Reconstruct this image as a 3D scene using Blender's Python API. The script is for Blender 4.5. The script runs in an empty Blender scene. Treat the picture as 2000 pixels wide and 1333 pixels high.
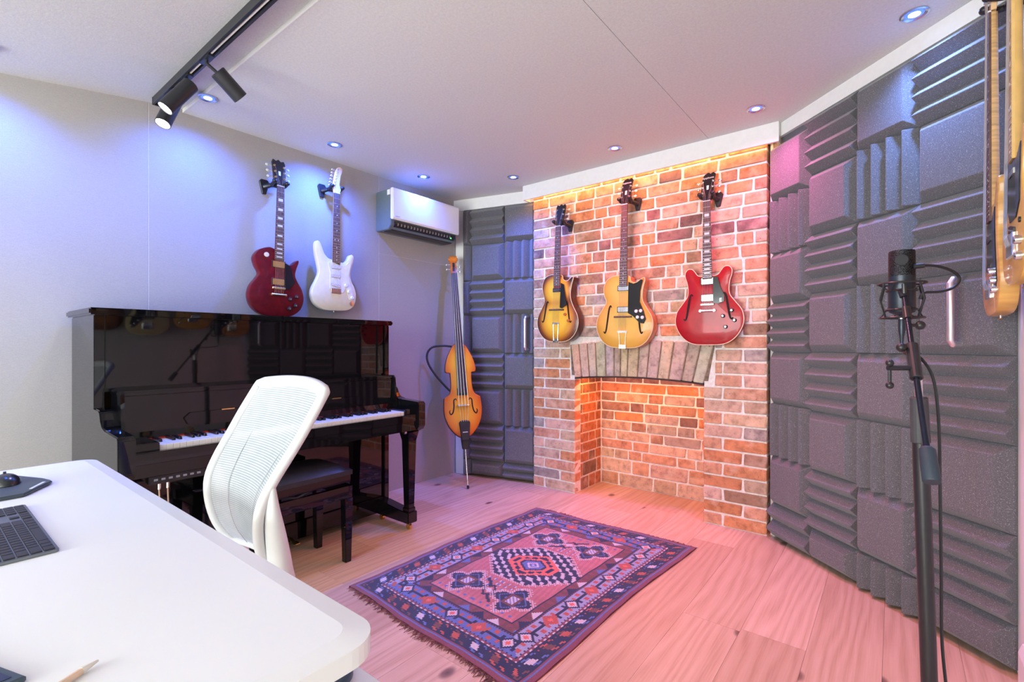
import bpy, bmesh, math, random
from mathutils import Vector, Matrix, Euler
from mathutils.geometry import delaunay_2d_cdt

R = math.radians
PI = math.pi
scene = bpy.context.scene
col = scene.collection
rnd = random.Random(7)

# ------------------------------------------------------------------ camera, world, exposure
cam_d = bpy.data.cameras.new('camera')
cam_d.sensor_width = 36.0
cam_d.lens = 36.0 * 944 / 2000
cam_d.shift_y = 7.5 / 2000
cam_d.clip_start = 0.02
cam = bpy.data.objects.new('camera', cam_d)
cam.location = (0, 0, 1.13)
cam.rotation_euler = (R(90), 0, R(38.4))
col.objects.link(cam)
scene.camera = cam

world = bpy.data.worlds.new('world')
scene.world = world
world.use_nodes = True
world.node_tree.nodes['Background'].inputs[0].default_value = (0.75, 0.86, 1.0, 1)
world.node_tree.nodes['Background'].inputs[1].default_value = 1.0

vs = scene.view_settings
vs.view_transform = 'Standard'
vs.look = 'None'
vs.gamma = 1.0
vs.use_curve_mapping = False
vs.exposure = 0.25


def area_light(name, loc, rot, size, size_y, power, color):
    d = bpy.data.lights.new(name, 'AREA')
    d.shape = 'RECTANGLE'
    d.size, d.size_y, d.energy, d.color = size, size_y, power, color
    o = bpy.data.objects.new(name, d)
    o.location, o.rotation_euler = loc, rot
    col.objects.link(o)
    return o


def spot_light(name, loc, direction, angle, blend, power, color, radius=0.03):
    d = bpy.data.lights.new(name, 'SPOT')
    d.spot_size, d.spot_blend, d.energy, d.color, d.shadow_soft_size = R(angle), blend, power, color, radius
    o = bpy.data.objects.new(name, d)
    o.location = loc
    o.rotation_euler = Vector(direction).to_track_quat('-Z', 'Y').to_euler()
    col.objects.link(o)
    return o


# daylight through the unseen rear window, made wide to even out the light
area_light('daylight_rear', (-1.35, -3.32, 1.00), (R(90), 0, 0), 3.1, 1.90, 250, (0.94, 1.0, 0.99))
BLUE = (0.05, 0.16, 1.0)
RED = (1.0, 0.16, 0.22)
# ceiling downlights: x, y, colour, watts, label
DOWNLIGHTS = [
    (-2.765, 0.975, BLUE, 62, 140, 'blue ceiling downlight behind the black track spotlights'),
    (-2.78, 1.700, BLUE, 100, 140, 'blue ceiling downlight above the two guitars over the piano'),
    (-2.785, 2.440, BLUE, 52, 140, 'blue ceiling downlight in front of the air conditioner'),
    (-2.262, 2.870, BLUE, 85, 125, 'blue ceiling downlight over the foam covered corner door'),
    (-1.415, 2.852, RED, 52, 140, 'small downlight in the pink tinted ceiling before the blond guitar'),
    (-0.586, 2.846, (1.0, 0.18, 0.50), 50, 150, 'violet downlight near the right end of the white pelmet'),
    (0.058, 2.411, (0.20, 0.36, 1.0), 60, 130, 'largest downlight at the top right over the foam wall'),
    (-2.78, 0.190, BLUE, 62, 140, 'blue downlight in the sloping ceiling just outside the left edge'),
    (-0.74, 1.550, (1.0, 0.28, 0.32), 100, 96, 'added pink downlight above the top edge, tinting the floor'),  # added lamp out of view, aimed to turn the floor pink
]


# ------------------------------------------------------------------ helpers
class NT:
    """tiny node helper"""
    def __init__(self, name):
        self.m = bpy.data.materials.new(name)
        self.m.use_nodes = True
        self.t = self.m.node_tree
        self.b = self.t.nodes['Principled BSDF']

    def n(self, kind, **kw):
        x = self.t.nodes.new(kind)
        for k, v in kw.items():
            if hasattr(x, k) and not k[0].isupper():
                setattr(x, k, v)
            else:
                x.inputs[k.replace('_', ' ')].default_value = v
        return x

    def l(self, a, b):
        self.t.links.new(a, b)

    def ramp(self, fac, stops):
        r = self.n('ShaderNodeValToRGB')
        e = r.color_ramp.elements
        while len(e) < len(stops):
            e.new(0.5)
        for el, (p, c) in zip(e, stops):
            el.position = p
            el.color = (*c, 1) if len(c) == 3 else c
        self.l(fac, r.inputs[0])
        return r.outputs[0]

    def mix(self, fac, a, b, blend='MIX'):
        x = self.n('ShaderNodeMix', data_type='RGBA', blend_type=blend)
        for s, v in ((0, fac), (6, a), (7, b)):
            if hasattr(v, 'is_linked'):
                self.l(v, x.inputs[s])
            elif s == 0:
                x.inputs[0].default_value = v
            else:
                x.inputs[s].default_value = (*v, 1)
        return x.outputs[2]

    def bump(self, h, strength=0.2, dist=0.002):
        x = self.n('ShaderNodeBump')
        x.inputs['Strength'].default_value = strength
        x.inputs['Distance'].default_value = dist
        self.l(h, x.inputs['Height'])
        self.l(x.outputs[0], self.b.inputs['Normal'])

    def coord(self, out='Object', scale=(1, 1, 1), loc=(0, 0, 0)):
        if out == 'World':
            src = self.n('ShaderNodeNewGeometry').outputs['Position']
        else:
            src = self.n('ShaderNodeTexCoord').outputs[out]
        mp = self.n('ShaderNodeMapping')
        mp.inputs['Scale'].default_value = scale
        mp.inputs['Location'].default_value = loc
        self.l(src, mp.inputs[0])
        return mp.outputs[0]

    def noise(self, vec, scale, detail=3, rough=0.5):
        x = self.n('ShaderNodeTexNoise')
        x.inputs['Scale'].default_value = scale
        x.inputs['Detail'].default_value = detail
        x.inputs['Roughness'].default_value = rough
        self.l(vec, x.inputs['Vector'])
        return x.outputs[0]


MATS = {}


def mat(name, color, rough=0.5, metal=0.0, coat=0.0, var=0.06, scale=40, bump=0.0, bscale=200, spec=0.5, emit=None, emit_s=0):
    """plain procedural material: base colour broken up by a faint noise"""
    if name in MATS:
        return MATS[name]
    k = NT(name)
    b = k.b
    v = k.coord('Object')
    f = k.noise(v, scale, 2)
    lo = tuple(max(0, c * (1 - var)) for c in color)
    hi = tuple(min(1, c * (1 + var)) for c in color)
    k.l(k.ramp(f, [(0.3, lo), (0.7, hi)]), b.inputs['Base Color'])
    b.inputs['Roughness'].default_value = rough
    b.inputs['Metallic'].default_value = metal
    b.inputs['Coat Weight'].default_value = coat
    b.inputs['Coat Roughness'].default_value = 0.03
    b.inputs['Specular IOR Level'].default_value = spec
    if bump:
        k.bump(k.noise(v, bscale, 3), bump, 0.001)
    if emit:
        b.inputs['Emission Color'].default_value = (*emit, 1)
        b.inputs['Emission Strength'].default_value = emit_s
    MATS[name] = k.m
    return k.m


class MB:
    """collects geometry in one coordinate frame; build() links it as ONE mesh object"""
    def __init__(self):
        self.v, self.f = [], []

    def add(self, vs_, fs):
        o = len(self.v)
        self.v += [tuple(p) for p in vs_]
        self.f += [tuple(i + o for i in f) for f in fs]
        return self

    def box(self, x0, x1, y0, y1, z0, z1):
        p = [(x, y, z) for z in (z0, z1) for y in (y0, y1) for x in (x0, x1)]
        return self.add(p, [(0, 2, 3, 1), (4, 5, 7, 6), (0, 1, 5, 4), (2, 6, 7, 3), (0, 4, 6, 2), (1, 3, 7, 5)])

    def cbox(self, c, s):
        return self.box(c[0] - s[0] / 2, c[0] + s[0] / 2, c[1] - s[1] / 2, c[1] + s[1] / 2, c[2] - s[2] / 2, c[2] + s[2] / 2)

    def frustum(self, c, s0, s1, z0, z1):
        p = []
        for (sx, sy), z in ((s0, z0), (s1, z1)):
            p += [(c[0] - sx / 2, c[1] - sy / 2, z), (c[0] + sx / 2, c[1] - sy / 2, z), (c[0] + sx / 2, c[1] + sy / 2, z), (c[0] - sx / 2, c[1] + sy / 2, z)]
        return self.add(p, [(3, 2, 1, 0), (4, 5, 6, 7), (0, 1, 5, 4), (1, 2, 6, 5), (2, 3, 7, 6), (3, 0, 4, 7)])

    def prism(self, pts, a, b, fn=None):
        """2D outline (counter-clockwise) extruded between a and b along the third axis; fn maps (u, v, w) to xyz"""
        fn = fn or (lambda u, v, w: (u, v, w))
        n = len(pts)
        vs_ = [fn(u, v, a) for u, v in pts] + [fn(u, v, b) for u, v in pts]
        fs = [tuple(range(n - 1, -1, -1)), tuple(range(n, 2 * n))]
        fs += [(i, (i + 1) % n, n + (i + 1) % n, n + i) for i in range(n)]
        return self.add(vs_, fs)

    def tube(self, pts, r, n=8, closed=False, flat=1.0):
        pts = [Vector(p) for p in pts]
        m = len(pts)
        rr = r if isinstance(r, (list, tuple)) else [r] * m
        rings = []
        up = None
        for i, p in enumerate(pts):
            if closed:
                t = pts[(i + 1) % m] - pts[i - 1]
            else:
                t = pts[min(i + 1, m - 1)] - pts[max(i - 1, 0)]
            t = t.normalized() if t.length > 1e-9 else Vector((0, 0, 1))
            if up is None:
                up = Vector((0, 0, 1)) if abs(t.z) < 0.9 else Vector((1, 0, 0))
            a = t.cross(up)
            a = a.normalized() if a.length > 1e-6 else t.orthogonal().normalized()
            b = a.cross(t).normalized()
            up = b
            rings.append([p + a * (rr[i] * math.cos(2 * PI * k / n)) + b * (rr[i] * flat * math.sin(2 * PI * k / n)) for k in range(n)])
        vs_ = [q for g in rings for q in g]
        fs = []
        for i in range(m if closed else m - 1):
            j = (i + 1) % m
            for k in range(n):
                k2 = (k + 1) % n
                fs.append((i * n + k, i * n + k2, j * n + k2, j * n + k))
        if not closed:
            fs.append(tuple(range(n - 1, -1, -1)))
            fs.append(tuple((m - 1) * n + k for k in range(n)))
        return self.add(vs_, fs)

    def cyl(self, a, b, r, n=16, r2=None):
        return self.tube([a, b], [r, r if r2 is None else r2], n)

    def lathe(self, prof, origin, axis=(0, 0, 1), n=20):
        """profile of (radius, height along axis)"""
        q = Vector(axis).to_track_quat('Z', 'Y')
        o = Vector(origin)
        vs_ = [o + q @ Vector((r * math.cos(2 * PI * k / n), r * math.sin(2 * PI * k / n), h)) for r, h in prof for k in range(n)]
        fs = []
        for i in range(len(prof) - 1):
            for k in range(n):
                k2 = (k + 1) % n
                fs.append((i * n + k, i * n + k2, (i + 1) * n + k2, (i + 1) * n + k))
        if prof[0][0] > 1e-6:
            fs.append(tuple(range(n - 1, -1, -1)))
        if prof[-1][0] > 1e-6:
            fs.append(tuple((len(prof) - 1) * n + k for k in range(n)))
        return self.add(vs_, fs)

    def ball(self, c, r, n=14, m=8):
        r = r if isinstance(r, (tuple, list)) else (r, r, r)
        vs_ = []
        for i in range(m + 1):
            th = PI * i / m
            for k in range(n):
                ph = 2 * PI * k / n
                vs_.append((c[0] + r[0] * math.sin(th) * math.cos(ph), c[1] + r[1] * math.sin(th) * math.sin(ph), c[2] - r[2] * math.cos(th)))
        fs = [(i * n + k, i * n + (k + 1) % n, (i + 1) * n + (k + 1) % n, (i + 1) * n + k) for i in range(m) for k in range(n)]
        return self.add(vs_, fs)

    def mesh(self, name, bevel=0, segs=1, smooth=False, angle=35, weld=True):
        bm = bmesh.new()
        bv = [bm.verts.new(p) for p in self.v]
        for f in self.f:
            try:
                bm.faces.new([bv[i] for i in f])
            except ValueError:
                pass
        if weld:
            bmesh.ops.remove_doubles(bm, verts=bm.verts, dist=1e-6)
        bmesh.ops.recalc_face_normals(bm, faces=bm.faces)
        if bevel:
            ed = [e for e in bm.edges if len(e.link_faces) == 2 and e.calc_face_angle(0) > R(30)]
            bmesh.ops.bevel(bm, geom=ed, offset=bevel, segments=segs, affect='EDGES', clamp_overlap=True)
        me = bpy.data.meshes.new(name)
        bm.to_mesh(me)
        bm.free()
        if smooth:
            me.polygons.foreach_set('use_smooth', [True] * len(me.polygons))
            me.set_sharp_from_angle(angle=R(angle))
        return me

    def build(self, name, material, parent=None, world=True, **kw):
        """coordinates are world ones unless world=False; they become local to the top-level parent"""
        me = self.mesh(name, **kw)
        me.materials.append(material)
        o = bpy.data.objects.new(name, me)
        col.objects.link(o)
        if parent:
            o.parent = parent
            if world:
                root = parent
                while root.parent:
                    root = root.parent
                me.transform(root.matrix_basis.inverted())
                if parent is not root:
                    pm = Matrix.Identity(4)
                    q = parent
                    while q.parent:
                        pm = q.matrix_basis @ pm
                        q = q.parent
                    me.transform(pm.inverted())
        return o


def box(*a):
    return MB().box(*a)


def link(name, me, parent=None, loc=(0, 0, 0), rot=(0, 0, 0), scale=(1, 1, 1), color=None):
    o = bpy.data.objects.new(name, me)
    col.objects.link(o)
    o.parent = parent
    o.location, o.rotation_euler, o.scale = loc, rot, scale
    if color:
        o.color = (*color, 1)
    return o


def tag(o, label, cat=None, group=None, kind=None):
    o['label'] = label
    if cat:
        o['category'] = cat
    if group:
        o['group'] = group
    if kind:
        o['kind'] = kind
    return o


def thing(name, label, cat, loc=(0, 0, 0), rot=(0, 0, 0), group=None, kind=None):
    o = bpy.data.objects.new(name, None)
    o.empty_display_size = 0.05
    col.objects.link(o)
    o.location, o.rotation_euler = loc, rot
    o.matrix_basis = Matrix.LocRotScale(Vector(loc), rot if hasattr(rot, 'to_matrix') and not isinstance(rot, tuple) else Euler(rot), None)
    return tag(o, label, cat, group, kind)


def smooth_closed(pts, sub=6):
    n = len(pts)
    out = []
    for i in range(n):
        p0, p1, p2, p3 = (Vector(pts[(i + k) % n]) for k in (-1, 0, 1, 2))
        for s in range(sub):
            t = s / sub
            out.append(tuple(0.5 * ((2 * p1) + (p2 - p0) * t + (2 * p0 - 5 * p1 + 4 * p2 - p3) * t * t + (3 * p1 - p0 - 3 * p2 + p3) * t ** 3)))
    return out


def smooth_open(pts, sub=6):
    pts = [Vector(p) for p in pts]
    n = len(pts)
    out = []
    for i in range(n - 1):
        p0, p1, p2, p3 = pts[max(i - 1, 0)], pts[i], pts[i + 1], pts[min(i + 2, n - 1)]
        for s in range(sub):
            t = s / sub
            out.append(0.5 * ((2 * p1) + (p2 - p0) * t + (2 * p0 - 5 * p1 + 4 * p2 - p3) * t * t + (3 * p1 - p0 - 3 * p2 + p3) * t ** 3))
    out.append(pts[-1])
    return out


def rounded_rect(x0, x1, y0, y1, r, n=5):
    out = []
    for cx, cy, a0 in ((x1 - r, y0 + r, -90), (x1 - r, y1 - r, 0), (x0 + r, y1 - r, 90), (x0 + r, y0 + r, 180)):
        for k in range(n + 1):
            a = R(a0 + 90 * k / n)
            out.append((cx + r * math.cos(a), cy + r * math.sin(a)))
    return out


def text_mesh(txt, size, depth=0.0004):
    c = bpy.data.curves.new('lettering', 'FONT')
    c.body, c.size, c.extrude, c.align_x = txt, size, depth, 'CENTER'
    o = bpy.data.objects.new('lettering', c)
    col.objects.link(o)
    me = bpy.data.meshes.new_from_object(o.evaluated_get(bpy.context.evaluated_depsgraph_get()))
    bpy.data.objects.remove(o)
    bpy.data.curves.remove(c)
    return me


# ------------------------------------------------------------------ surface materials
def mk_fabric(name, c0, c1, scale=1.0):
    k = NT(name)
    v = k.coord('World')
    big = k.noise(v, 1.2, 2)
    fine = k.noise(v, 260, 2)
    weave = k.noise(k.coord('World', (90, 90, 700)), 1.0, 2)
    f = k.mix(0.5, fine, weave)
    f = k.mix(0.12, f, big)
    k.l(k.ramp(f, [(0.35, c0), (0.65, c1)]), k.b.inputs['Base Color'])
    k.b.inputs['Roughness'].default_value = 0.92
    k.b.inputs['Specular IOR Level'].default_value = 0.15
    k.bump(f, 0.25, 0.002)
    return k.m


M_WALL = mk_fabric('wall_fabric', (0.36, 0.345, 0.33), (0.44, 0.425, 0.405))
M_CEIL = mk_fabric('ceiling_fabric', (0.60, 0.622, 0.602), (0.72, 0.742, 0.722))
M_WHITE = mat('white_paint', (0.80, 0.80, 0.78), 0.45, var=0.02)
M_WHITE_WALL = mat('white_wall_paint', (0.74, 0.77, 0.76), 0.8, var=0.02, scale=6)
M_DARK_GAP = mat('dark_gap', (0.03, 0.03, 0.035), 0.9)

# oak planks: grain along y, tint from the plank's own random
k = NT('oak_floor')
oi = k.n('ShaderNodeObjectInfo')
sh = k.n('ShaderNodeVectorMath', operation='SCALE')
sh.inputs[0].default_value = (37, 91, 0)
k.l(oi.outputs['Random'], sh.inputs['Scale'])
ad = k.n('ShaderNodeVectorMath', operation='ADD')
k.l(k.n('ShaderNodeNewGeometry').outputs['Position'], ad.inputs[0])
k.l(sh.outputs[0], ad.inputs[1])


def _map(src, sc_):
    mp = k.n('ShaderNodeMapping')
    mp.inputs['Scale'].default_value = sc_
    k.l(src, mp.inputs[0])
    return mp.outputs[0]


warp = k.noise(_map(ad.outputs[0], (3.2, 0.75, 1)), 1.6, 2)
rings = k.n('ShaderNodeTexWave', wave_type='BANDS', bands_direction='X')
rings.inputs['Scale'].default_value = 3.2
rings.inputs['Distortion'].default_value = 22.0
rings.inputs['Detail'].default_value = 2
rings.inputs['Detail Scale'].default_value = 0.7
k.l(_map(ad.outputs[0], (2.2, 0.28, 1)), rings.inputs['Vector'])
grain = k.noise(_map(ad.outputs[0], (180, 5, 1)), 1.0, 3)
g = k.mix(0.68, rings.outputs[1], grain)
colr = k.ramp(g, [(0.15, (0.47, 0.32, 0.21)), (0.45, (0.59, 0.425, 0.295)), (0.85, (0.67, 0.51, 0.375))])
tint = k.ramp(oi.outputs['Random'], [(0.0, (0.86, 0.80, 0.74)), (0.5, (0.98, 0.95, 0.90)), (1.0, (1.1, 1.08, 1.05))])
colr = k.mix(1.0, colr, tint, 'MULTIPLY')
vor = k.n('ShaderNodeTexVoronoi', voronoi_dimensions='2D')
vor.inputs['Scale'].default_value = 1.9
k.l(_map(ad.outputs[0], (1.0, 0.62, 0.0)), vor.inputs['Vector'])
knot = k.ramp(vor.outputs['Distance'], [(0.0, (1, 1, 1)), (0.028, (0.75, 0.75, 0.75)), (0.05, (0, 0, 0))])
colr = k.mix(knot, colr, (0.13, 0.075, 0.05))
k.l(colr, k.b.inputs['Base Color'])
k.b.inputs['Roughness'].default_value = 0.38
k.bump(g, 0.12, 0.001)
M_OAK = k.m

# bricks: colour from the object, broken up by world noise
k = NT('brick')
oi = k.n('ShaderNodeObjectInfo')
v = k.coord('World')
c1 = k.mix(1.0, oi.outputs['Color'], k.ramp(k.noise(v, 22, 4, 0.65), [(0.25, (0.55, 0.5, 0.5)), (0.5, (1, 1, 1)), (0.75, (1.25, 1.2, 1.15))]), 'MULTIPLY')
c1 = k.mix(k.ramp(k.noise(v, 11, 3), [(0.55, (0, 0, 0)), (0.75, (0.4, 0.4, 0.4))]), c1, (0.74, 0.58, 0.48))
c1 = k.mix(k.ramp(k.noise(v, 90, 2), [(0.66, (0, 0, 0)), (0.76, (0.7, 0.7, 0.7))]), c1, (0.12, 0.07, 0.06))
k.l(c1, k.b.inputs['Base Color'])
k.b.inputs['Roughness'].default_value = 0.9
k.b.inputs['Specular IOR Level'].default_value = 0.2
k.bump(k.noise(v, 120, 5, 0.7), 0.5, 0.003)
M_BRICK = k.m
k = NT('mortar')
v = k.coord('World')
k.l(k.ramp(k.noise(v, 60, 4), [(0.3, (0.70, 0.66, 0.60)), (0.7, (0.86, 0.84, 0.80))]), k.b.inputs['Base Color'])
k.b.inputs['Roughness'].default_value = 0.95
k.bump(k.noise(v, 200, 4), 0.5, 0.002)
M_MORTAR = k.m

# acoustic foam
k = NT('foam')
v = k.coord('World')
fn_ = k.noise(v, 420, 2)
base = k.ramp(k.noise(v, 300, 2, 0.6), [(0.35, (0.105, 0.105, 0.115)), (0.62, (0.155, 0.155, 0.168)), (0.72, (0.36, 0.36, 0.37))])
k.l(base, k.b.inputs['Base Color'])
k.b.inputs['Roughness'].default_value = 0.95
k.b.inputs['Specular IOR Level'].default_value = 0.12
k.b.inputs['Sheen Weight'].default_value = 0.25
k.bump(fn_, 0.3, 0.002)
M_FOAM = k.m

M_CHROME = mat('brushed_metal', (0.78, 0.78, 0.80), 0.22, 1.0, var=0.03)
M_BLACK = mat('black_plastic', (0.018, 0.018, 0.02), 0.4)
M_BLACKM = mat('black_metal', (0.02, 0.021, 0.024), 0.35, var=0.1)
M_BRASS = mat('brass', (0.85, 0.58, 0.20), 0.22, 1.0)
M_PIANO = mat('black_piano_lacquer', (0.003, 0.003, 0.004), 0.03, coat=0.08, var=0.0)
M_IRON = mat('sooty_iron', (0.03, 0.02, 0.018), 0.7)

# ------------------------------------------------------------------ room shell
XL, XR, YB, HC = -3.05, 0.33, -3.2, 2.40

floor = tag(box(XL - 0.1, XR + 0.2, YB - 0.1, 3.66, -0.1, -0.012).build('floor', mat('plank_joint', (0.20, 0.13, 0.085), 0.8)), 'wide oak plank floor', 'floor', kind='structure')
PW = 0.2225
x = -0.48 - 12 * PW
plank_meshes = {}
while x < XR + 0.15:
    y = YB - 0.1 - rnd.random() * 1.2
    ends = []
    while y < 3.66:
        ends.append(y)
        y += rnd.choice((1.35, 1.7, 2.0, 2.2))
    if abs(x + 0.7025) < 0.01:
        ends = [-3.3, -1.7, 0.1, 2.05]
    ends.append(3.66)
    for a, b in zip(ends, ends[1:] + [3.66]):
        a, b = max(a, YB - 0.1), min(b, 3.66)
        x0, x1 = max(x, XL - 0.1), min(x + PW, XR + 0.2)
        if b - a < 0.02 or x1 - x0 < 0.01:
            continue
        me = box(-(x1 - x0) / 2 + 0.0004, (x1 - x0) / 2 - 0.0004, -(b - a) / 2 + 0.0004, (b - a) / 2 - 0.0004, -0.012, 0).mesh('plank')
        me.materials.append(M_OAK)
        link('plank', me, floor, ((x0 + x1) / 2, (a + b) / 2, rnd.uniform(-0.0004, 0.0)))
    x += PW

# left wall: fabric panels with fine joints
wl = tag(box(XL - 0.14, XL - 0.0008, YB - 0.1, 3.3, 0, 2.75).build('wall_left', mat('panel_joint', (0.50, 0.49, 0.475), 0.8)), 'pale grey fabric covered wall behind the piano', 'wall', kind='structure')
G = 0.0015
for y0, y1, z0, z1 in ((YB, -2.06, 0, 2.5), (-2.06, -0.63, 0, 2.5), (-0.63, 0.797, 0, 2.5), (0.797, 2.232, 0, 2.42), (2.232, 3.02, 0, 1.82), (2.232, 3.02, 1.82, 2.42)):
    box(XL - 0.012, XL, y0 + G, y1 - G, z0 + G, z1 - G).build('wall_panel', M_WALL, wl, bevel=0.0012)

# ceiling: level panels, and the part that slopes down towards the desk
YR = 0.955
ce = tag(box(XL - 0.1, XR + 0.3, YR, 3.7, HC + 0.012, HC + 0.1).build('ceiling', M_WHITE), 'pale grey fabric ceiling sloping down over the desk', 'ceiling', kind='structure')
box(XL, -0.901, YR, 3.66, HC, HC + 0.012).build('ceiling_panel', M_CEIL, ce)
box(-0.899, XR + 0.1, YR, 3.66, HC, HC + 0.012).build('ceiling_panel', M_CEIL, ce)
SL = 0.155
YS = -0.9                                       # where the slope ends behind the desk
zc = lambda y: 2.42 - SL * (YR - max(y, YS))
MB().prism([(YB - 0.1, zc(YS)), (YS, zc(YS)), (YR, zc(YR)), (YR, zc(YR) + 0.08), (YS, zc(YS) + 0.08), (YB - 0.1, zc(YS) + 0.08)], XL, XR + 0.1, lambda u, v, w: (w, u, v)).build('sloped_ceiling_panel', M_CEIL, ce)
tag(box(XL, XR, YR - 0.004, YR, HC - 0.001, HC + 0.021).build('trim_4', M_WHITE), 'thin white edge strip where the ceiling starts to slope', 'trim', kind='structure')

# right wall and rear wall with window
wr = tag(box(XR, XR + 0.12, YB - 0.1, 2.42, 0, 2.75).build('wall_right', M_WHITE_WALL), 'plain white wall with hanging guitars at the right', 'wall', kind='structure')
tag(MB().prism([(0, 0), (0.018, 0), (0.018, 0.135), (0.008, 0.165), (0, 0.165)], YB, 2.245, lambda u, v, w: (XR - u, w, v)).build('baseboard_right', M_WHITE), 'white baseboard at the foot of the right wall', 'baseboard', kind='structure')
b_ = MB()
for a in ((XL - 0.1, -2.9, 0, 2.6), (0.2, XR + 0.1, 0, 2.6), (-2.9, 0.2, 0, 0.05), (-2.9, 0.2, 2.0, 2.6)):
    b_.box(a[0], a[1], YB - 0.1, YB, a[2], a[3])
tag(b_.build('wall_rear', M_WHITE_WALL), 'white rear wall with a window', 'wall', kind='structure')
wn = thing('window_1', 'unseen white framed floor length window in the rear wall', 'window', (-1.35, YB - 0.05, 0.05), kind='structure')  # out of view; width and height shaped for even room light
b_ = MB()
for a in ((-2.9, -2.85, 0.05, 2.0), (0.15, 0.2, 0.05, 2.0), (-2.85, 0.15, 0.05, 0.10), (-2.85, 0.15, 1.95, 2.0), (-1.375, -1.325, 0.10, 1.95)):
    b_.box(a[0], a[1], YB - 0.08, YB - 0.02, a[2], a[3])
b_.build('window_frame', M_WHITE, wn)
k = NT('window_glass')
tr, gl, mx = k.n('ShaderNodeBsdfTransparent'), k.n('ShaderNodeBsdfGlossy'), k.n('ShaderNodeMixShader')
gl.inputs['Roughness'].default_value = 0.02
k.l(k.ramp(k.noise(k.coord('Object'), 2), [(0.0, (0.05, 0.05, 0.05)), (1.0, (0.07, 0.07, 0.07))]), mx.inputs[0])
k.l(tr.outputs[0], mx.inputs[1])
k.l(gl.outputs[0], mx.inputs[2])
k.l(mx.outputs[0], k.t.nodes['Material Output'].inputs[0])
for x0, x1 in ((-2.85, -1.375), (-1.325, 0.15)):
    box(x0, x1, YB - 0.052, YB - 0.048, 0.10, 1.95).build('pane', k.m, wn)


# ------------------------------------------------------------------ acoustic foam tiles
FOAM = {}


def foam_mesh(kind, w, h):
    key = (kind, round(w, 3), round(h, 3))
    if key in FOAM:
        return FOAM[key]
    m = MB()
    w2, h2 = w / 2 - 0.001, h / 2 - 0.001
    if kind == 'flat':
        i, t0, t1 = min(0.036, w2 * 0.5), 0.010, 0.056
        P = lambda a, c, t: [(-a, -t, -c), (a, -t, -c), (a, -t, c), (-a, -t, c)]
        m.add(P(w2, h2, 0) + P(w2, h2, t0) + P(w2 - i, h2 - i, t1), [(0, 1, 5, 4), (1, 2, 6, 5), (2, 3, 7, 6), (3, 0, 4, 7), (4, 5, 9, 8), (5, 6, 10, 9), (6, 7, 11, 10), (7, 4, 8, 11), (8, 9, 10, 11), (3, 2, 1, 0)])
    else:
        span, ext = (h2, w2) if kind == 'horizontal' else (w2, h2)
        nr = max(1, round(2 * span / 0.0765))
        prof = [(-span, 0), (-span, 0.012)]
        st = 2 * span / nr
        for q in range(nr):
            a = -span + q * st
            prof += [(a + st * 0.5, 0.060), (a + st, 0.012)]
        prof += [(span, 0)]
        if kind == 'horizontal':
            m.prism(prof, -ext, ext, lambda u, v, e: (e, -v, u))
        else:
            m.prism(prof, -ext, ext, lambda u, v, e: (u, -v, e))
    me = m.mesh('foam_tile', bevel=0.0025)
    me.materials.append(M_FOAM)
    FOAM[key] = me
    return me


def foam_column(root, s0, s1, zs, kinds, dz=0):
    """tiles from the floor up"""
    for (a, b), kd in zip(zip(zs, zs[1:]), kinds):
        kd = {'f': 'flat', 'h': 'horizontal', 'v': 'vertical'}[kd]
        link('foam_tile', foam_mesh(kd, s1 - s0, b - a), root, ((s0 + s1) / 2, 0, (a + b) / 2 + dz))


def bar_handle(root, s, z0, z1, off=0.05):
    m = MB()
    pts = [(s, -0.03, z0), (s, -off - 0.035, z0 + 0.004), (s, -off - 0.045, z0 + 0.018), (s, -off - 0.045, z1 - 0.018), (s, -off - 0.035, z1 - 0.004), (s, -0.03, z1)]
    m.tube(pts, 0.0115, 12)
    o = m.build('handle', mat('satin_aluminium', (0.86, 0.86, 0.88), 0.38, 1.0, var=0.02), root, world=False, smooth=True)
    tag(o, 'brushed chrome bar handle')


# corner door on the left, 14.8 degrees off the chimney wall
A1 = R(14.78)
d1 = tag(box(0.08, 0.782, 0, 0.04, 0.012, 2.302).build('door_1', mat('door_edge', (0.12, 0.12, 0.14), 0.7)), 'corner door covered in dark acoustic foam beside the brick', 'door', kind='structure')
d1.location = (-3.046 - 0.03 * -math.sin(A1), 3.009 + 0.03 * math.cos(A1), 0)
d1.rotation_euler = (0, 0, A1)
ROWS1 = [0.012, 0.140, 0.455, 0.760, 1.062, 1.384, 1.686, 1.992, 2.300]
foam_column(d1, 0.082, 0.163, ROWS1, 'vfvfvfvf')
foam_column(d1, 0.163, 0.475, ROWS1, 'fhfhfhfh')
foam_column(d1, 0.475, 0.781, ROWS1, 'hfvfvfvf')
bar_handle(d1, 0.694, 1.092, 1.357)
t_ = MB().box(-0.06, 0.80, -0.012, 0.06, 2.303, 2.40).box(0.0, 0.076, -0.005, 0.05, 0.0, 2.303)
o = tag(t_.build('trim_1', M_WHITE), 'white frame around the corner foam door', 'trim', kind='structure')
o.location, o.rotation_euler = d1.location, d1.rotation_euler
tag(box(0, 0.95, 0.06, 0.10, 0, 2.45).build('wall_corner', M_WHITE), 'white wall behind the corner door', 'wall', kind='structure')
o = bpy.data.objects['wall_corner']
o.location, o.rotation_euler = d1.location, d1.rotation_euler

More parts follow.
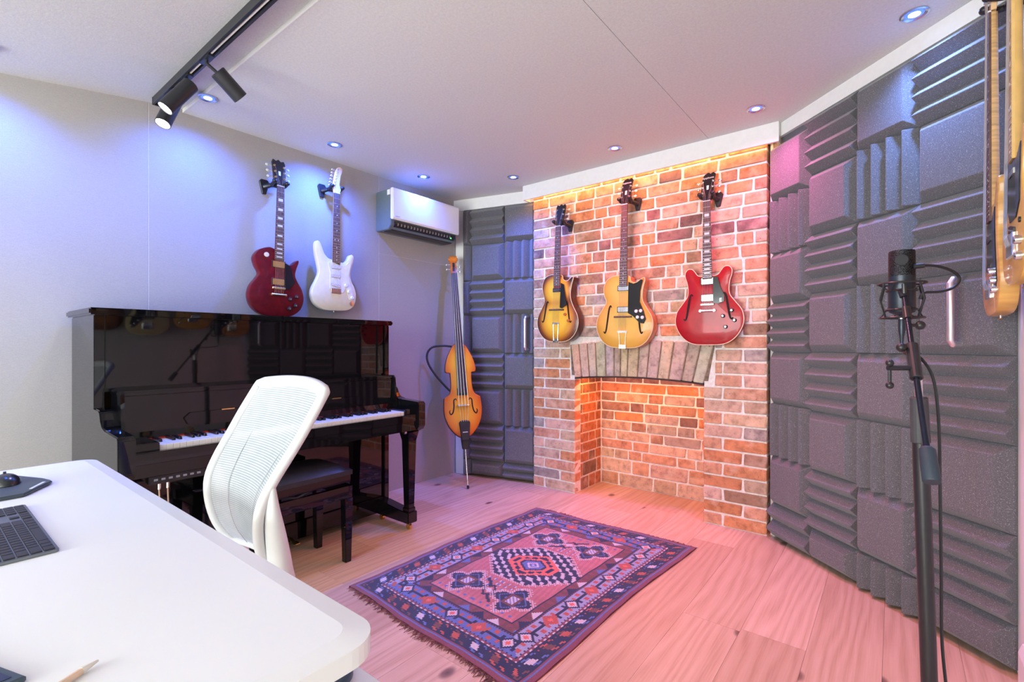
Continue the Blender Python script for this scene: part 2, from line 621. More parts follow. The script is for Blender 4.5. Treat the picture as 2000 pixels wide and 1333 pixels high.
# long diagonal foam wall on the right: a pair of cupboard doors
A2 = R(-42.5)
n2 = Vector((math.sin(A2), -math.cos(A2), 0))
dd2 = Vector((math.cos(A2), math.sin(A2), 0))
loc2 = n2 * -1.975 + dd2 * -2.0
d2 = tag(box(-0.575, 0.64, 0.0, 0.04, 0.012, 2.325).build('door_2', mat('door_edge', (0, 0, 0))), 'wide diagonal cupboard doors covered in dark acoustic foam', 'door', kind='structure')
d2.location, d2.rotation_euler = loc2, (0, 0, A2)
ROWS2 = [0.012, 0.166, 0.474, 0.783, 1.092, 1.401, 1.706, 2.024, 2.325]
ROWS2A = [0.012, 0.205, 0.490, 0.790, 1.088, 1.372, 1.660, 1.960, 2.285]
foam_column(d2, -0.565, -0.268, ROWS2A, 'hfvfhfvf')
foam_column(d2, -0.268, 0.020, ROWS2, 'fhfhfhfh')
foam_column(d2, 0.020, 0.310, ROWS2, 'vfvfvfvf')
foam_column(d2, 0.310, 0.640, ROWS2, 'fhfhfhfh')
bar_handle(d2, 0.495, 1.128, 1.376)
t_ = MB().box(-0.60, 0.68, -0.02, 0.05, 2.325, 2.40).box(-0.598, -0.568, 0.0, 0.05, 0, 2.325)
o = tag(t_.build('trim_2', M_WHITE), 'white frame above and beside the diagonal foam wall', 'trim', kind='structure')
o.location, o.rotation_euler = loc2, (0, 0, A2)
o = tag(box(-0.75, 0.9, 0.05, 0.10, 0, 2.45).build('wall_diagonal', M_WHITE_WALL), 'white wall behind the diagonal foam doors', 'wall', kind='structure')
o.location, o.rotation_euler = loc2, (0, 0, A2)

# ------------------------------------------------------------------ brick chimney breast
BX0, BX1, OX0, OX1, BY = -2.290, -0.590, -1.900, -0.958, 3.165
RB = 3.58                                       # back of the recess
core = MB()
core.box(BX0 + 0.004, OX0 - 0.006, BY + 0.007, 3.66, 0, 0.905)
core.box(OX1 + 0.006, BX1 - 0.004, BY + 0.007, 3.66, 0, 0.905)
core.box(BX0 + 0.004, BX1 - 0.004, BY + 0.007, 3.66, 0.905, HC)
core.box(OX0 - 0.006, OX1 + 0.006, RB + 0.006, 3.66, 0, 0.905)
wb = tag(core.build('wall_back', M_MORTAR), 'exposed brick chimney breast with arched fireplace recess', 'wall', kind='structure')
BM = []
for q in range(5):
    m = box(-0.5, 0.5, -0.5, 0.5, -0.5, 0.5)
    r5 = random.Random(q)
    m.v = [tuple(c + r5.uniform(-0.03, 0.015) * (1 if c > 0 else -1) * (1 if i != 1 else 0.2) for i, c in enumerate(p)) for p in m.v]
    me = m.mesh('brick', bevel=0.045)
    me.materials.append(M_BRICK)
    BM.append(me)
PAL = {'o': (0.58, 0.245, 0.12), 's': (0.58, 0.30, 0.19), 't': (0.55, 0.375, 0.255), 'b': (0.36, 0.215, 0.145), 'p': (0.24, 0.145, 0.135), 'g': (0.36, 0.30, 0.27), 'l': (0.60, 0.395, 0.295)}
rb = random.Random(21)


def brick_col(weights):
    c = PAL[rb.choice(weights)]
    f = rb.uniform(0.9, 1.1)
    return tuple(min(1, ch * f * rb.uniform(0.96, 1.04)) for ch in c)


def brick_x(x0, x1, z0, z1, y, c, depth=0.09):
    """brick in a wall facing -y"""
    jy = rb.uniform(-0.002, 0.002)
    link('brick', rb.choice(BM), wb, ((x0 + x1) / 2, y + jy + depth / 2, (z0 + z1) / 2), (0, rb.uniform(-0.004, 0.004), 0), (x1 - x0, depth, z1 - z0), c)


def brick_y(y0, y1, z0, z1, xf, c, sgn):
    link('brick', rb.choice(BM), wb, (xf - sgn * 0.045, (y0 + y1) / 2, (z0 + z1) / 2), (rb.uniform(-0.004, 0.004), 0, 0), (0.09, y1 - y0, z1 - z0), c)


PITCH, J = 0.0790, 0.011
for row in range(30):
    z0, z1 = row * PITCH + 0.004, (row + 1) * PITCH - J + 0.004
    if z0 < 1.17:
        # piers
        even = row % 2 == 0
        w1 = 'oostlls' if row > 3 else 'osstll'
        cuts = (0, 0.107, 0.388) if even else (0, 0.253, 0.388)
        xl1 = OX0 if z1 < 0.90 else -1.945
        for a, b in zip(cuts, cuts[1:]):
            x0, x1 = BX0 + a + (J / 2 if a else 0), min(BX0 + b - (J / 2 if b < 0.38 else 0), xl1)
            if x1 - x0 > 0.03:
                brick_x(x0, x1, z0, z1, BY, brick_col(w1 + ('g' if a == 0 else '')))
        w2 = 'sstlltg' if row > 6 else 'osstlbs'
        xr0 = OX1 if z1 < 0.90 else -0.885
        cuts = (0, 0.118, 0.368) if even else (0, 0.235, 0.368)
        for a, b in zip(cuts, cuts[1:]):
            x0, x1 = max(OX1 + a + (J / 2 if a else 0), xr0), OX1 + b - (J / 2 if b < 0.36 else 0)
            if x1 - x0 > 0.03:
                brick_x(x0, x1, z0, z1, BY, brick_col(w2))
    else:
        if z0 > 2.30:  # upper rows get more orange: strip light glow put into brick colour
            w = 'oosl'
        elif z0 > 2.05:
            w = 'oossbpt'
        elif z0 > 1.80:
            w = 'ospbpbtl'
        else:
            w = 'sttlltsb' if row % 3 else 'tslogb'
        xx = BX0
        st = True if row % 2 else False
        while xx < BX1 - 0.02:
            L_ = rb.choice((0.105, 0.105, 0.16)) if st else rb.choice((0.225, 0.225, 0.25, 0.15))
            st = not st if rb.random() < 0.8 else st
            x1 = min(xx + L_, BX1)
            if BX1 - x1 < 0.07:
                x1 = BX1
            brick_x(xx + (J / 2 if xx > BX0 + 0.001 else 0), x1 - (J / 2 if x1 < BX1 - 0.001 else 0), z0, min(z1, 2.397), BY, brick_col(w))
            xx = x1
# soldier arch
NA = 15
xa0, xa1, zt = -1.938, -0.890, 1.158
ARC = [0.0, 0.066, 0.135, 0.20, 0.278, 0.345, 0.395, 0.45, 0.53, 0.60, 0.68, 0.76, 0.85, 0.925, 1.0]
for i in range(len(ARC) - 1):
    f0, f1 = ARC[i], ARC[i + 1]
    fm = (f0 + f1) / 2
    zbot = lambda f: 0.884 + 0.024 * (1 - (2 * f - 1) ** 2)
    ztop = lambda f: 1.128 + 0.036 * (1 - (2 * f - 1) ** 2)
    xt = lambda f: xa0 + (xa1 - xa0) * f
    xb = lambda f: OX0 - 0.005 + (OX1 - OX0 + 0.01) * f
    g_ = 0.0045
    m = MB()
    pts = [(xb(f0) + g_, zbot(f0)), (xb(f1) - g_, zbot(f1)), (xt(f1) - g_, ztop(f1)), (xt(f0) + g_, ztop(f0))]
    m.prism(pts, BY - 0.003, BY + 0.10, lambda u, v, w: (u, w, v))
    o = m.build('arch_brick', M_BRICK, wb, bevel=0.004)
    o.color = (*[c_ * rb.uniform(0.85, 1.1) for c_ in rb.choice(((0.60, 0.45, 0.33), (0.50, 0.40, 0.31), (0.62, 0.44, 0.31), (0.46, 0.37, 0.30), (0.58, 0.47, 0.36)))], 1)
# dark joints behind the arch and the iron bar that carries it
MB().prism([(OX0 - 0.03, 0.90), (OX1 + 0.03, 0.90), (xa1 + 0.004, 1.13), (-1.414, 1.165), (xa0 - 0.004, 1.13)], BY + 0.003, BY + 0.02, lambda u, v, w: (u, w, v)).build('arch_joint', mat('sooty_mortar', (0.22, 0.16, 0.11), 0.95, var=0.4, scale=30), wb)
m = MB()
arcx = [OX0 - 0.002 + (OX1 - OX0 + 0.004) * q / 12 for q in range(13)]
for q in range(12):
    fa, fb = q / 12, (q + 1) / 12
    m.prism([(arcx[q], zbot(fa) - 0.011), (arcx[q + 1], zbot(fb) - 0.011), (arcx[q + 1], zbot(fb) - 0.002), (arcx[q], zbot(fa) - 0.002)], BY + 0.002, BY + 0.11, lambda u, v, w: (u, w, v))
m.build('arch_bar', M_IRON, wb)
# recess: back wall and side walls
zs = [0.0, 0.105, 0.215] + [0.215 + 0.0765 * q for q in range(1, 10)]

for row in range(len(zs) - 1):
    z0, z1 = zs[row] + 0.003, zs[row + 1] - 0.007
    xx = OX0 + 0.0
    st = row % 2
    big = row < 2
    while xx < OX1 - 0.02:
        L_ = (0.255 if not big else 0.30) if st else (0.12 if not big else 0.17)
        L_ *= rb.uniform(0.85, 1.15)
        st = not st if rb.random() < 0.75 else st
        x1 = min(xx + L_, OX1)
        if OX1 - x1 < 0.06:
            x1 = OX1
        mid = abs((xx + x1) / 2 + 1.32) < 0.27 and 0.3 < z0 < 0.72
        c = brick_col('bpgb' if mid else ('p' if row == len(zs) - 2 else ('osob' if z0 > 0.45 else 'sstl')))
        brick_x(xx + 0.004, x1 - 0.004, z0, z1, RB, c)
        xx = x1
    for xf, sg in ((OX0, 1), (OX1, -1)):
        cuts = (0, 0.12, 0.345, 0.415) if row % 2 else (0, 0.215, 0.32, 0.415)
        for a, b in zip(cuts, cuts[1:]):
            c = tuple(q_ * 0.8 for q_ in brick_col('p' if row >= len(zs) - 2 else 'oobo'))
            if z1 < 0.905:
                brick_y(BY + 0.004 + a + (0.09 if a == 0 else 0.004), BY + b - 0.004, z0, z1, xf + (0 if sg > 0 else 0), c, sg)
# white pelmet with the hidden warm strip light
pel = MB()
pel.box(-2.336, -0.516, 3.085, 3.100, 2.287, HC).box(-2.336, -2.321, 3.100, BY, 2.287, HC).box(-0.531, -0.516, 3.100, BY - 0.02, 2.287, HC)
tag(pel.build('trim_3', M_WHITE, bevel=0.001), 'white pelmet board along the top of the brick wall', 'trim', kind='structure')
M_STRIP = mat('warm_led', (1, 0.7, 0.4), 0.5, emit=(1.0, 0.50, 0.16), emit_s=9)


def led_strip(label, x0, x1, y, z):
    t = thing('led_strip', label, 'strip light', ((x0 + x1) / 2, y, z))
    box(x0, x1, y - 0.006, y + 0.006, z, z + 0.004).build('tape', M_WHITE, t)
    m = MB()
    n = int((x1 - x0) / 0.05)
    for q in range(n):
        xq = x0 + (q + 0.5) * (x1 - x0) / n
        m.box(xq - 0.012, xq + 0.012, y - 0.004, y + 0.004, z - 0.003, z)
    tag(m.build('diodes', M_STRIP, t), 'warm glowing diodes', kind='stuff')


led_strip('warm strip light hidden behind the white pelmet', -2.30, -0.56, 3.110, 2.375)
area_light('pelmet_strip_light', (-1.43, 3.110, 2.365), (R(38), 0, 0), 1.72, 0.012, 5, (1.0, 0.40, 0.11))
led_strip('warm strip light hidden behind the fireplace arch', -1.85, -1.0, 3.30, 0.899)
area_light('arch_strip_light', (-1.43, 3.30, 0.892), (R(6), 0, 0), 0.86, 0.03, 5.5, (1.0, 0.24, 0.04))

# ------------------------------------------------------------------ ceiling fixtures
M_LENS = mat('lit_lens', (1, 1, 1), 0.3, emit=(0.85, 0.92, 1.0), emit_s=14)
M_TRIMRING = mat('downlight_ring', (0.55, 0.58, 0.66), 0.25, 1.0)
for x, y, c, w, beam, label in DOWNLIGHTS:
    z = HC if y > YR else zc(y)
    t = thing('downlight', label, 'downlight', (x, y, z), group='ceiling downlights')
    MB().lathe([(0.036, 0.0), (0.046, -0.001), (0.046, -0.004), (0.040, -0.006), (0.030, -0.001), (0.030, 0.0)], (x, y, z), n=28).build('ring', M_TRIMRING, t, smooth=True)
    MB().lathe([(0.0001, -0.0035), (0.019, -0.0035), (0.019, -0.0005)], (x, y, z), n=24).build('lens', M_LENS, t, smooth=True)
    MB().lathe([(0.019, -0.0030), (0.0305, -0.0022), (0.0305, -0.0005)], (x, y, z), n=24).build('reflector', mat('blue_lit_reflector', (0.1, 0.2, 0.6), 0.3, emit=(0.10, 0.22, 1.0), emit_s=0.9), t, smooth=True)  # blue lamp light on the reflector painted in as a faint glow
    spot_light('downlight_lamp', (x, y, z - 0.012), (-0.22 if x < -2.5 else 0, 0.26 if abs(y - 1.55) < 0.01 else 0, -1), beam, 1.0, w, c, 0.028)

# black ceiling track with three spotlights
M_LAMP = mat('lit_lamp_face', (1, 1, 1), 0.3, emit=(1.0, 0.98, 0.88), emit_s=30)
ty = 0.812
tz = zc(ty)
tr_ = thing('track_light', 'black ceiling track carrying three cylindrical spotlights', 'track light', (-2.0, ty, tz))
a_ = math.atan(SL)
m = MB()
for y0, y1, h0, h1 in ((-0.019, -0.011, 0, 0.034), (0.011, 0.019, 0, 0.034), (-0.011, 0.011, 0, 0.012)):
    m.box(-2.965, -0.55, ty + y0, ty + y1, tz - h1 - 0.006, tz - h0 + 0.004)
m.box(-2.972, -2.963, ty - 0.020, ty + 0.020, tz - 0.041, tz + 0.004)
m.build('rail', M_BLACKM, tr_)
box(-2.70, -0.6, ty - 0.003, ty + 0.003, tz - 0.036, tz - 0.03).build('conductor', M_WHITE, tr_)
for (sx, back, face, lit) in ((-2.315, (-2.275, 0.838, 2.301), (-2.281, 0.935, 2.228), True),
                              (-2.555, (-2.532, 0.825, 2.327), (-2.545, 0.726, 2.182), True),
                              (-2.767, (-2.738, 0.829, 2.335), (-2.707, 0.763, 2.173), True)):
    bk, fc = Vector(back), Vector(face)
    ax = (fc - bk).normalized()
    hd = MB()
    hd.lathe([(0.0001, 0.0), (0.030, 0.0), (0.033, 0.003), (0.033, (fc - bk).length), (0.030, (fc - bk).length), (0.028, (fc - bk).length - 0.012), (0.0001, (fc - bk).length - 0.012)], bk, ax, n=28)
    h = hd.build('spot_head', M_BLACKM, tr_, smooth=True)
    MB().lathe([(0.0001, 0), (0.027, 0), (0.027, 0.004)], fc - ax * 0.011, ax, n=24).build('lamp_face', M_LAMP, h)
    mid = bk.lerp(fc, 0.22)
    MB().tube([(sx, ty, tz - 0.03), (sx, ty, tz - 0.06), mid], 0.007, 10).build('stem', M_BLACKM, tr_, smooth=True)
    box(sx - 0.05, sx + 0.05, ty - 0.012, ty + 0.012, tz - 0.046, tz - 0.03).build('adapter', M_BLACKM, tr_)
    spot_light('track_lamp', fc + ax * 0.02, ax, 75, 0.8, 9, (1.0, 0.97, 0.88), 0.025)

# air conditioner
ac = thing('air_conditioner', 'white fronted wall air conditioner with grey casing near the corner', 'air conditioner', (-3.05, 2.55, 1.97))
M_ACG = mat('ac_casing', (0.13, 0.17, 0.20), 0.4, var=0.03)
M_ACW = mat('ac_gloss_white', (0.82, 0.82, 0.84), 0.12, coat=0.3, var=0.01)
MB().prism([(-3.048, 1.978), (-2.90, 1.978), (-2.872, 2.005), (-2.872, 2.262), (-2.90, 2.272), (-3.048, 2.272)], 2.205, 2.868, lambda u, v, w: (u, w, v)).build('casing', M_ACG, ac, bevel=0.004, segs=2)
MB().prism([(-2.872, 2.048), (-2.845, 2.040), (-2.838, 2.05), (-2.838, 2.262), (-2.845, 2.272), (-2.872, 2.272)], 2.200, 2.874, lambda u, v, w: (u, w, v)).build('front_panel', M_ACW, ac, bevel=0.004, segs=2)
box(-2.905, -2.874, 2.198, 2.204, 2.225, 2.262).build('clip', M_ACW, ac)
MB().prism([(-2.99, 1.974), (-2.905, 1.976), (-2.862, 2.012), (-2.862, 2.034), (-2.874, 2.034), (-2.90, 1.992), (-2.99, 1.990)], 2.235, 2.85, lambda u, v, w: (u, w, v)).build('louver', M_BLACK, ac)
for q in range(18):
    yq = 2.26 + q * 0.031
    box(-2.869, -2.860, yq, yq + 0.008, 2.006, 2.024).build('vane', mat('ac_vane', (0.25, 0.24, 0.24), 0.5), ac)
MB().lathe([(0.0001, 0), (0.004, 0)], (-2.8605, 2.80, 2.006), (1, 0, 0), 10).build('status_light', mat('green_led', (0.1, 1, 0.2), emit=(0.1, 1.0, 0.25), emit_s=6), ac)
box(-2.8385, -2.8375, 2.222, 2.262, 2.062, 2.066).build('maker_mark', mat('mark_grey', (0.2, 0.2, 0.25)), ac)

# ------------------------------------------------------------------ upright piano
pi_ = thing('upright_piano', 'glossy black upright piano against the grey wall', 'piano', (-2.65, 1.24, 0))
P = lambda m, n, mt=M_PIANO, par=None, bevel=0.003, **kw: m.build(n, mt, par or pi_, bevel=bevel, segs=2, **kw)
Y0, Y1 = 0.493, 1.985
P(box(-3.035, -2.582, Y0 - 0.018, Y1 + 0.016, 1.256, 1.285), 'lid', bevel=0.006)
for ya, yb in ((Y0, Y0 + 0.035), (Y1 - 0.035, Y1)):
    P(box(-3.02, -2.603, ya, yb, 0.05, 1.256), 'side_panel')
P(box(-3.02, -2.995, Y0 + 0.035, Y1 - 0.035, 0.05, 1.25), 'back_panel', mat('raw_spruce', (0.42, 0.30, 0.18), 0.7))
P(box(-2.645, -2.622, Y0 + 0.036, Y1 - 0.036, 0.93, 1.255), 'upper_panel', bevel=0.002)
for yc in (Y0 + 0.062, Y1 - 0.062):
    P(box(-2.624, -2.612, yc - 0.022, yc + 0.022, 0.945, 1.254), 'stile', bevel=0.002)
P(box(-2.645, -2.622, Y0 + 0.036, Y1 - 0.036, 0.145, 0.60), 'lower_panel', bevel=0.002)
P(box(-2.66, -2.61, Y0 + 0.036, Y1 - 0.036, 0.045, 0.142), 'bottom_rail')
P(box(-2.645, -2.475, Y0 + 0.055, Y1 - 0.055, 0.918, 0.938), 'music_shelf', bevel=0.006)
fb = P(MB().prism([(-2.500, 0.917), (-2.476, 0.917), (-2.474, 0.765), (-2.464, 0.735), (-2.500, 0.735)], Y0 + 0.058, Y1 - 0.058, lambda u, v, w: (u, w, v)), 'fallboard', bevel=0.002)
# folded music desk on the fallboard
md = MB()
o2 = [(0.80, 0.828), (0.775, 0.806), (0.79, 0.775), (1.69, 0.775), (1.705, 0.806), (1.68, 0.828)]
md.prism(o2, 0.0, 0.010, lambda u, v, w: (-2.4745 + w, u, v))
P(md, 'music_desk', par=fb, bevel=0.002)
for yq in (0.955, 1.52):
    P(box(-2.474, -2.463, yq - 0.028, yq + 0.028, 0.826, 0.831), 'hinge', M_BRASS, fb, bevel=0)
for ya, yb in ((Y0 + 0.0565, Y0 + 0.070), (Y1 - 0.070, Y1 - 0.0565)):
    P(MB().prism([(-2.60, 0.735), (-2.438, 0.735), (-2.440, 0.77), (-2.452, 0.82), (-2.455, 0.87), (-2.462, 0.925), (-2.475, 0.940), (-2.60, 0.940)], ya, yb, lambda u, v, w: (u, w, v)), 'fallboard_cheek', bevel=0.002)
P(box(-2.64, -2.268, Y0 + 0.02, Y1 - 0.02, 0.615, 0.668), 'keybed')
P(box(-2.290, -2.262, Y0 + 0.05, Y1 - 0.05, 0.668, 0.712), 'key_slip')
for ya, yb in ((Y0, Y0 + 0.056), (Y1 - 0.056, Y1)):
    prof = [(-2.61, 0.60), (-2.30, 0.60), (-2.262, 0.618), (-2.246, 0.64), (-2.246, 0.772), (-2.256, 0.785), (-2.33, 0.788), (-2.43, 0.792), (-2.475, 0.802), (-2.497, 0.825), (-2.512, 0.855), (-2.53, 0.864), (-2.61, 0.866)]
    P(MB().prism(prof, ya, yb, lambda u, v, w: (u, w, v)), 'arm', bevel=0.004)
for ya, yb in ((Y0 + 0.057, 0.636), (1.866, Y1 - 0.057)):
    P(box(-2.46, -2.288, ya, yb, 0.668, 0.744), 'key_block')
M_KEYW = mat('ivory_white', (0.83, 0.82, 0.78), 0.2, var=0.01)
M_KEYB = mat('ebony', (0.01, 0.01, 0.011), 0.25)
KW = (1.864 - 0.638) / 52
wm = box(-2.465, -2.300, -KW / 2 + 0.0005, KW / 2 - 0.0005, 0.700, 0.730).mesh('white_key', bevel=0.0008)
wm.materials.append(M_KEYW)
bmh = MB().frustum((-2.415, 0), (0.095, 0.0125), (0.088, 0.0095), 0.728, 0.7425).mesh('black_key', bevel=0.0008)
bmh.materials.append(M_KEYB)
for me in (wm, bmh):
    me.transform(Matrix.Translation((2.65, 0, 0)))
for q in range(52):
    yc = 0.638 + (q + 0.5) * KW
    link('white_key', wm, pi_, (0, yc - 1.24, 0))
    if q < 51 and (q % 7) not in (1, 4):
        link('black_key', bmh, pi_, (0, yc + KW / 2 - 1.24, 0))
P(box(-2.468, -2.464, 0.638, 1.864, 0.728, 0.736), 'key_felt', mat('red_felt', (0.5, 0.02, 0.02), 0.9), bevel=0)
for yc in (Y0 + 0.05, Y1 - 0.055):
    lg = MB()
    lg.frustum((-2.335, yc), (0.046, 0.046), (0.064, 0.064), 0.135, 0.545).frustum((-2.335, yc), (0.064, 0.064), (0.088, 0.088), 0.545, 0.602)
    lg.box(-2.363, -2.307, yc - 0.028, yc + 0.028, 0.115, 0.137)
    P(lg, 'leg', bevel=0.003)
    P(MB().prism([(-2.645, 0.045), (-2.30, 0.045), (-2.30, 0.112), (-2.40, 0.118), (-2.55, 0.135), (-2.645, 0.14)], yc - 0.036, yc + 0.036, lambda u, v, w: (u, w, v)), 'toe_block', bevel=0.004)
    for xc in (-2.335, -2.60):
        cs = MB().cyl((xc, yc - 0.009, 0.018), (xc, yc + 0.009, 0.018), 0.018, 14).cyl((xc, yc, 0.03), (xc, yc, 0.046), 0.010, 10)
        P(cs, 'caster', M_BRASS, bevel=0)
for xc in (-2.98,):
    for yc in (Y0 + 0.06, Y1 - 0.06):
        P(MB().cyl((xc, yc - 0.009, 0.025), (xc, yc + 0.009, 0.025), 0.025, 14), 'caster', M_BRASS, bevel=0)
for yc in (1.16, 1.24, 1.32):
    pts = smooth_open([(-2.63, yc, 0.075), (-2.585, yc, 0.070), (-2.555, yc, 0.060), (-2.525, yc, 0.058), (-2.51, yc, 0.062)], 3)
    P(MB().tube(pts, [0.008] * 6 + [0.013, 0.017, 0.018, 0.018, 0.017, 0.014, 0.006][:len(pts) - 6], 10, flat=0.35), 'pedal', M_BRASS, bevel=0, smooth=True)
cb = P(box(-2.36, -2.285, 0.60, 0.80, 0.578, 0.612), 'control_box', M_BLACK)
for q in range(7):
    P(box(-2.286, -2.283, 0.615 + q * 0.025, 0.628 + q * 0.025, 0.592, 0.600), 'button', mat('grey_button', (0.3, 0.33, 0.4), 0.4), cb, bevel=0)
M_CORD = mat('beige_cord', (0.62, 0.45, 0.30), 0.5)
for yc in (0.635, 0.664):
    P(MB().cyl((-2.295, yc, 0.578), (-2.295, yc, 0.555), 0.006, 10), 'jack_plug', M_CHROME, cb, bevel=0)
    P(MB().tube(smooth_open([(-2.295, yc, 0.556), (-2.294, yc + 0.004, 0.45), (-2.30, yc + 0.016, 0.30), (-2.33, yc + 0.03, 0.15)], 5), 0.0028, 8), 'headphone_cord', M_CORD, cb, bevel=0, smooth=True)
P(MB().cyl((-2.30, 1.86, 0.606), (-2.30, 1.875, 0.606), 0.012, 12), 'lock_knob', M_CHROME, bevel=0)

# piano bench
be = thing('piano_bench', 'black adjustable piano bench with padded leather seat', 'bench', (-2.38, 1.16, 0))
B = lambda m, n, mt=M_PIANO, par=None, bevel=0.003, **kw: m.build(n, mt, par or be, bevel=bevel, segs=2, **kw)
bx0, bx1, by0, by1 = -2.545, -2.222, 0.885, 1.462
M_LEATHER = mat('black_leather', (0.022, 0.024, 0.028), 0.32, bump=0.3, bscale=500)
cu = MB()
NX, NY = 10, 16
vsx = []
for j in range(NY + 1):
    for i in range(NX + 1):
        u, v = i / NX, j / NY
        e = min(1, 7 * min(u, 1 - u)) * min(1, 10 * min(v, 1 - v))
        vsx.append((bx0 + (bx1 - bx0) * u, by0 + (by1 - by0) * v, 0.478 + 0.030 * math.sqrt(e) + 0.008 * math.sin(PI * u) * math.sin(PI * v)))
cu.add(vsx, [(j * (NX + 1) + i, j * (NX + 1) + i + 1, (j + 1) * (NX + 1) + i + 1, (j + 1) * (NX + 1) + i) for j in range(NY) for i in range(NX)])
cu.box(bx0, bx1, by0, by1, 0.455, 0.478)
B(cu, 'cushion', M_LEATHER, bevel=0, smooth=True)
B(box(bx0 + 0.006, bx1 - 0.006, by0 + 0.006, by1 - 0.006, 0.415, 0.458), 'seat_frame')
lf = MB()
lf.box(bx0, bx1, by0, by0 + 0.022, 0.335, 0.398).box(bx0, bx1, by1 - 0.022, by1, 0.335, 0.398).box(bx0, bx0 + 0.022, by0, by1, 0.335, 0.398).box(bx1 - 0.022, bx1, by0, by1, 0.335, 0.398)
B(lf, 'apron', bevel=0.002)
for xa in (bx0 + 0.021, bx1 - 0.021):
    for ya in (by0 + 0.021, by1 - 0.021):
        B(MB().frustum((xa, ya), (0.034, 0.034), (0.046, 0.046), 0.0, 0.336), 'leg', bevel=0.002)
    m = MB()
    for s in (-1, 1):
        m.tube([(xa, 1.17 - s * 0.16, 0.35), (xa, 1.17 + s * 0.16, 0.44)], 0.008, 8)
    B(m, 'scissor_lift', M_BLACKM, bevel=0)
for ya, yb in ((by1 - 0.005, by1 + 0.03), (by0 - 0.03, by0 + 0.005)):
    B(MB().cyl((-2.385, ya, 0.372), (-2.385, yb, 0.372), 0.024, 20), 'adjusting_knob', M_BLACK, bevel=0.002)

# ------------------------------------------------------------------ desk and what lies on it
M_DESK = mat('desk_white', (0.88, 0.89, 0.89), 0.38, var=0.01, scale=3)
DX0, DX1, DY0, DY1, DZ = -2.245, -0.563, -0.42, 0.425, 0.73
dk = thing('desk', 'large white desk with rounded corners in the foreground', 'desk', (-1.40, 0.0, 0))
outer = rounded_rect(DX0, DX1, DY0, DY1, 0.055, 8)
inner = rounded_rect(DX0 + 0.034, DX1 - 0.034, DY0 + 0.034, DY1 - 0.034, 0.03, 8)
n_ = len(outer)
m = MB()
m.add([(x, y, DZ - 0.032) for x, y in outer] + [(x, y, DZ - 0.005) for x, y in outer] + [(x, y, DZ) for x, y in inner],
      [tuple(range(n_ - 1, -1, -1)), tuple(range(2 * n_, 3 * n_))] + [(i, (i + 1) % n_, n_ + (i + 1) % n_, n_ + i) for i in range(n_)] + [(n_ + i, n_ + (i + 1) % n_, 2 * n_ + (i + 1) % n_, 2 * n_ + i) for i in range(n_)])
m.build('desktop', M_DESK, dk, smooth=True, angle=5)
M_LEGW = mat('white_steel', (0.78, 0.79, 0.79), 0.35, var=0.02)
for xc in (-2.02, -0.95):
    l_ = MB().box(xc - 0.04, xc + 0.04, -0.06, 0.0, 0.03, 0.69)
    l_.build('leg', M_LEGW, dk, bevel=0.004)
    box(xc - 0.035, xc + 0.035, -0.36, 0.32, 0.0, 0.03).build('foot', M_LEGW, dk, bevel=0.006)
box(-1.98, -0.99, -0.06, 0.0, 0.64, 0.697).build('cross_beam', M_LEGW, dk, bevel=0.003)
TOP = DZ + 0.0003

# low white pedestal under the near end of the desk
pd = thing('pedestal_cabinet', 'low white cabinet under the near corner of the desk', 'cabinet', (-0.74, 0.25, 0))
MB().prism(rounded_rect(-0.90, -0.575, 0.02, 0.472, 0.02, 4), 0.03, 0.598).build('body', M_DESK, pd, bevel=0.004)
for z0, z1 in ((0.05, 0.31), (0.32, 0.575)):
    dr = box(-0.89, -0.585, 0.4725, 0.484, z0, z1).build('drawer', M_DESK, pd, bevel=0.002)
    box(-0.80, -0.675, 0.484, 0.492, (z0 + z1) / 2 - 0.006, (z0 + z1) / 2 + 0.006).build('pull', M_CHROME, dr)
box(-0.88, -0.595, 0.04, 0.45, 0.0, 0.03).build('plinth', M_BLACK, pd)
cd = MB().lathe([(0.0001, 0.599), (0.026, 0.599), (0.028, 0.603), (0.028, 0.613), (0.024, 0.617), (0.0001, 0.618)], (-0.695, 0.425, 0), n=20)
tag(cd.build('dongle', mat('dark_blue_plastic', (0.03, 0.05, 0.09), 0.35), smooth=True), 'small dark round gadget on the low white cabinet', 'gadget')

# keyboard
M_ALU = mat('space_grey_aluminium', (0.20, 0.22, 0.24), 0.35, 0.9, var=0.02)
M_KCAP = mat('black_keycap', (0.022, 0.02, 0.024), 0.5)
kx0, kx1, ky0, ky1 = -1.683, -1.265, 0.074, 0.189
kb = thing('computer_keyboard', 'dark grey full size computer keyboard on the white desk', 'keyboard', (-1.474, 0.13, TOP))
MB().prism(rounded_rect(kx0, kx1, ky0, ky1, 0.006, 4), TOP, TOP + 0.006).build('case', M_ALU, kb, bevel=0.001)
u_ = 0.0190
capc = {}


def cap(cx, cy, w, h):
    key = (round(w, 4), round(h, 4))
    if key not in capc:
        me = MB().frustum((0, 0), (w, h), (w - 0.001, h - 0.001), 0.0, 0.0022).mesh('key', bevel=0.0004)
        me.materials.append(M_KCAP)
        capc[key] = me
    link('key', capc[key], kb, (cx + 1.474, cy - 0.13, 0.006))


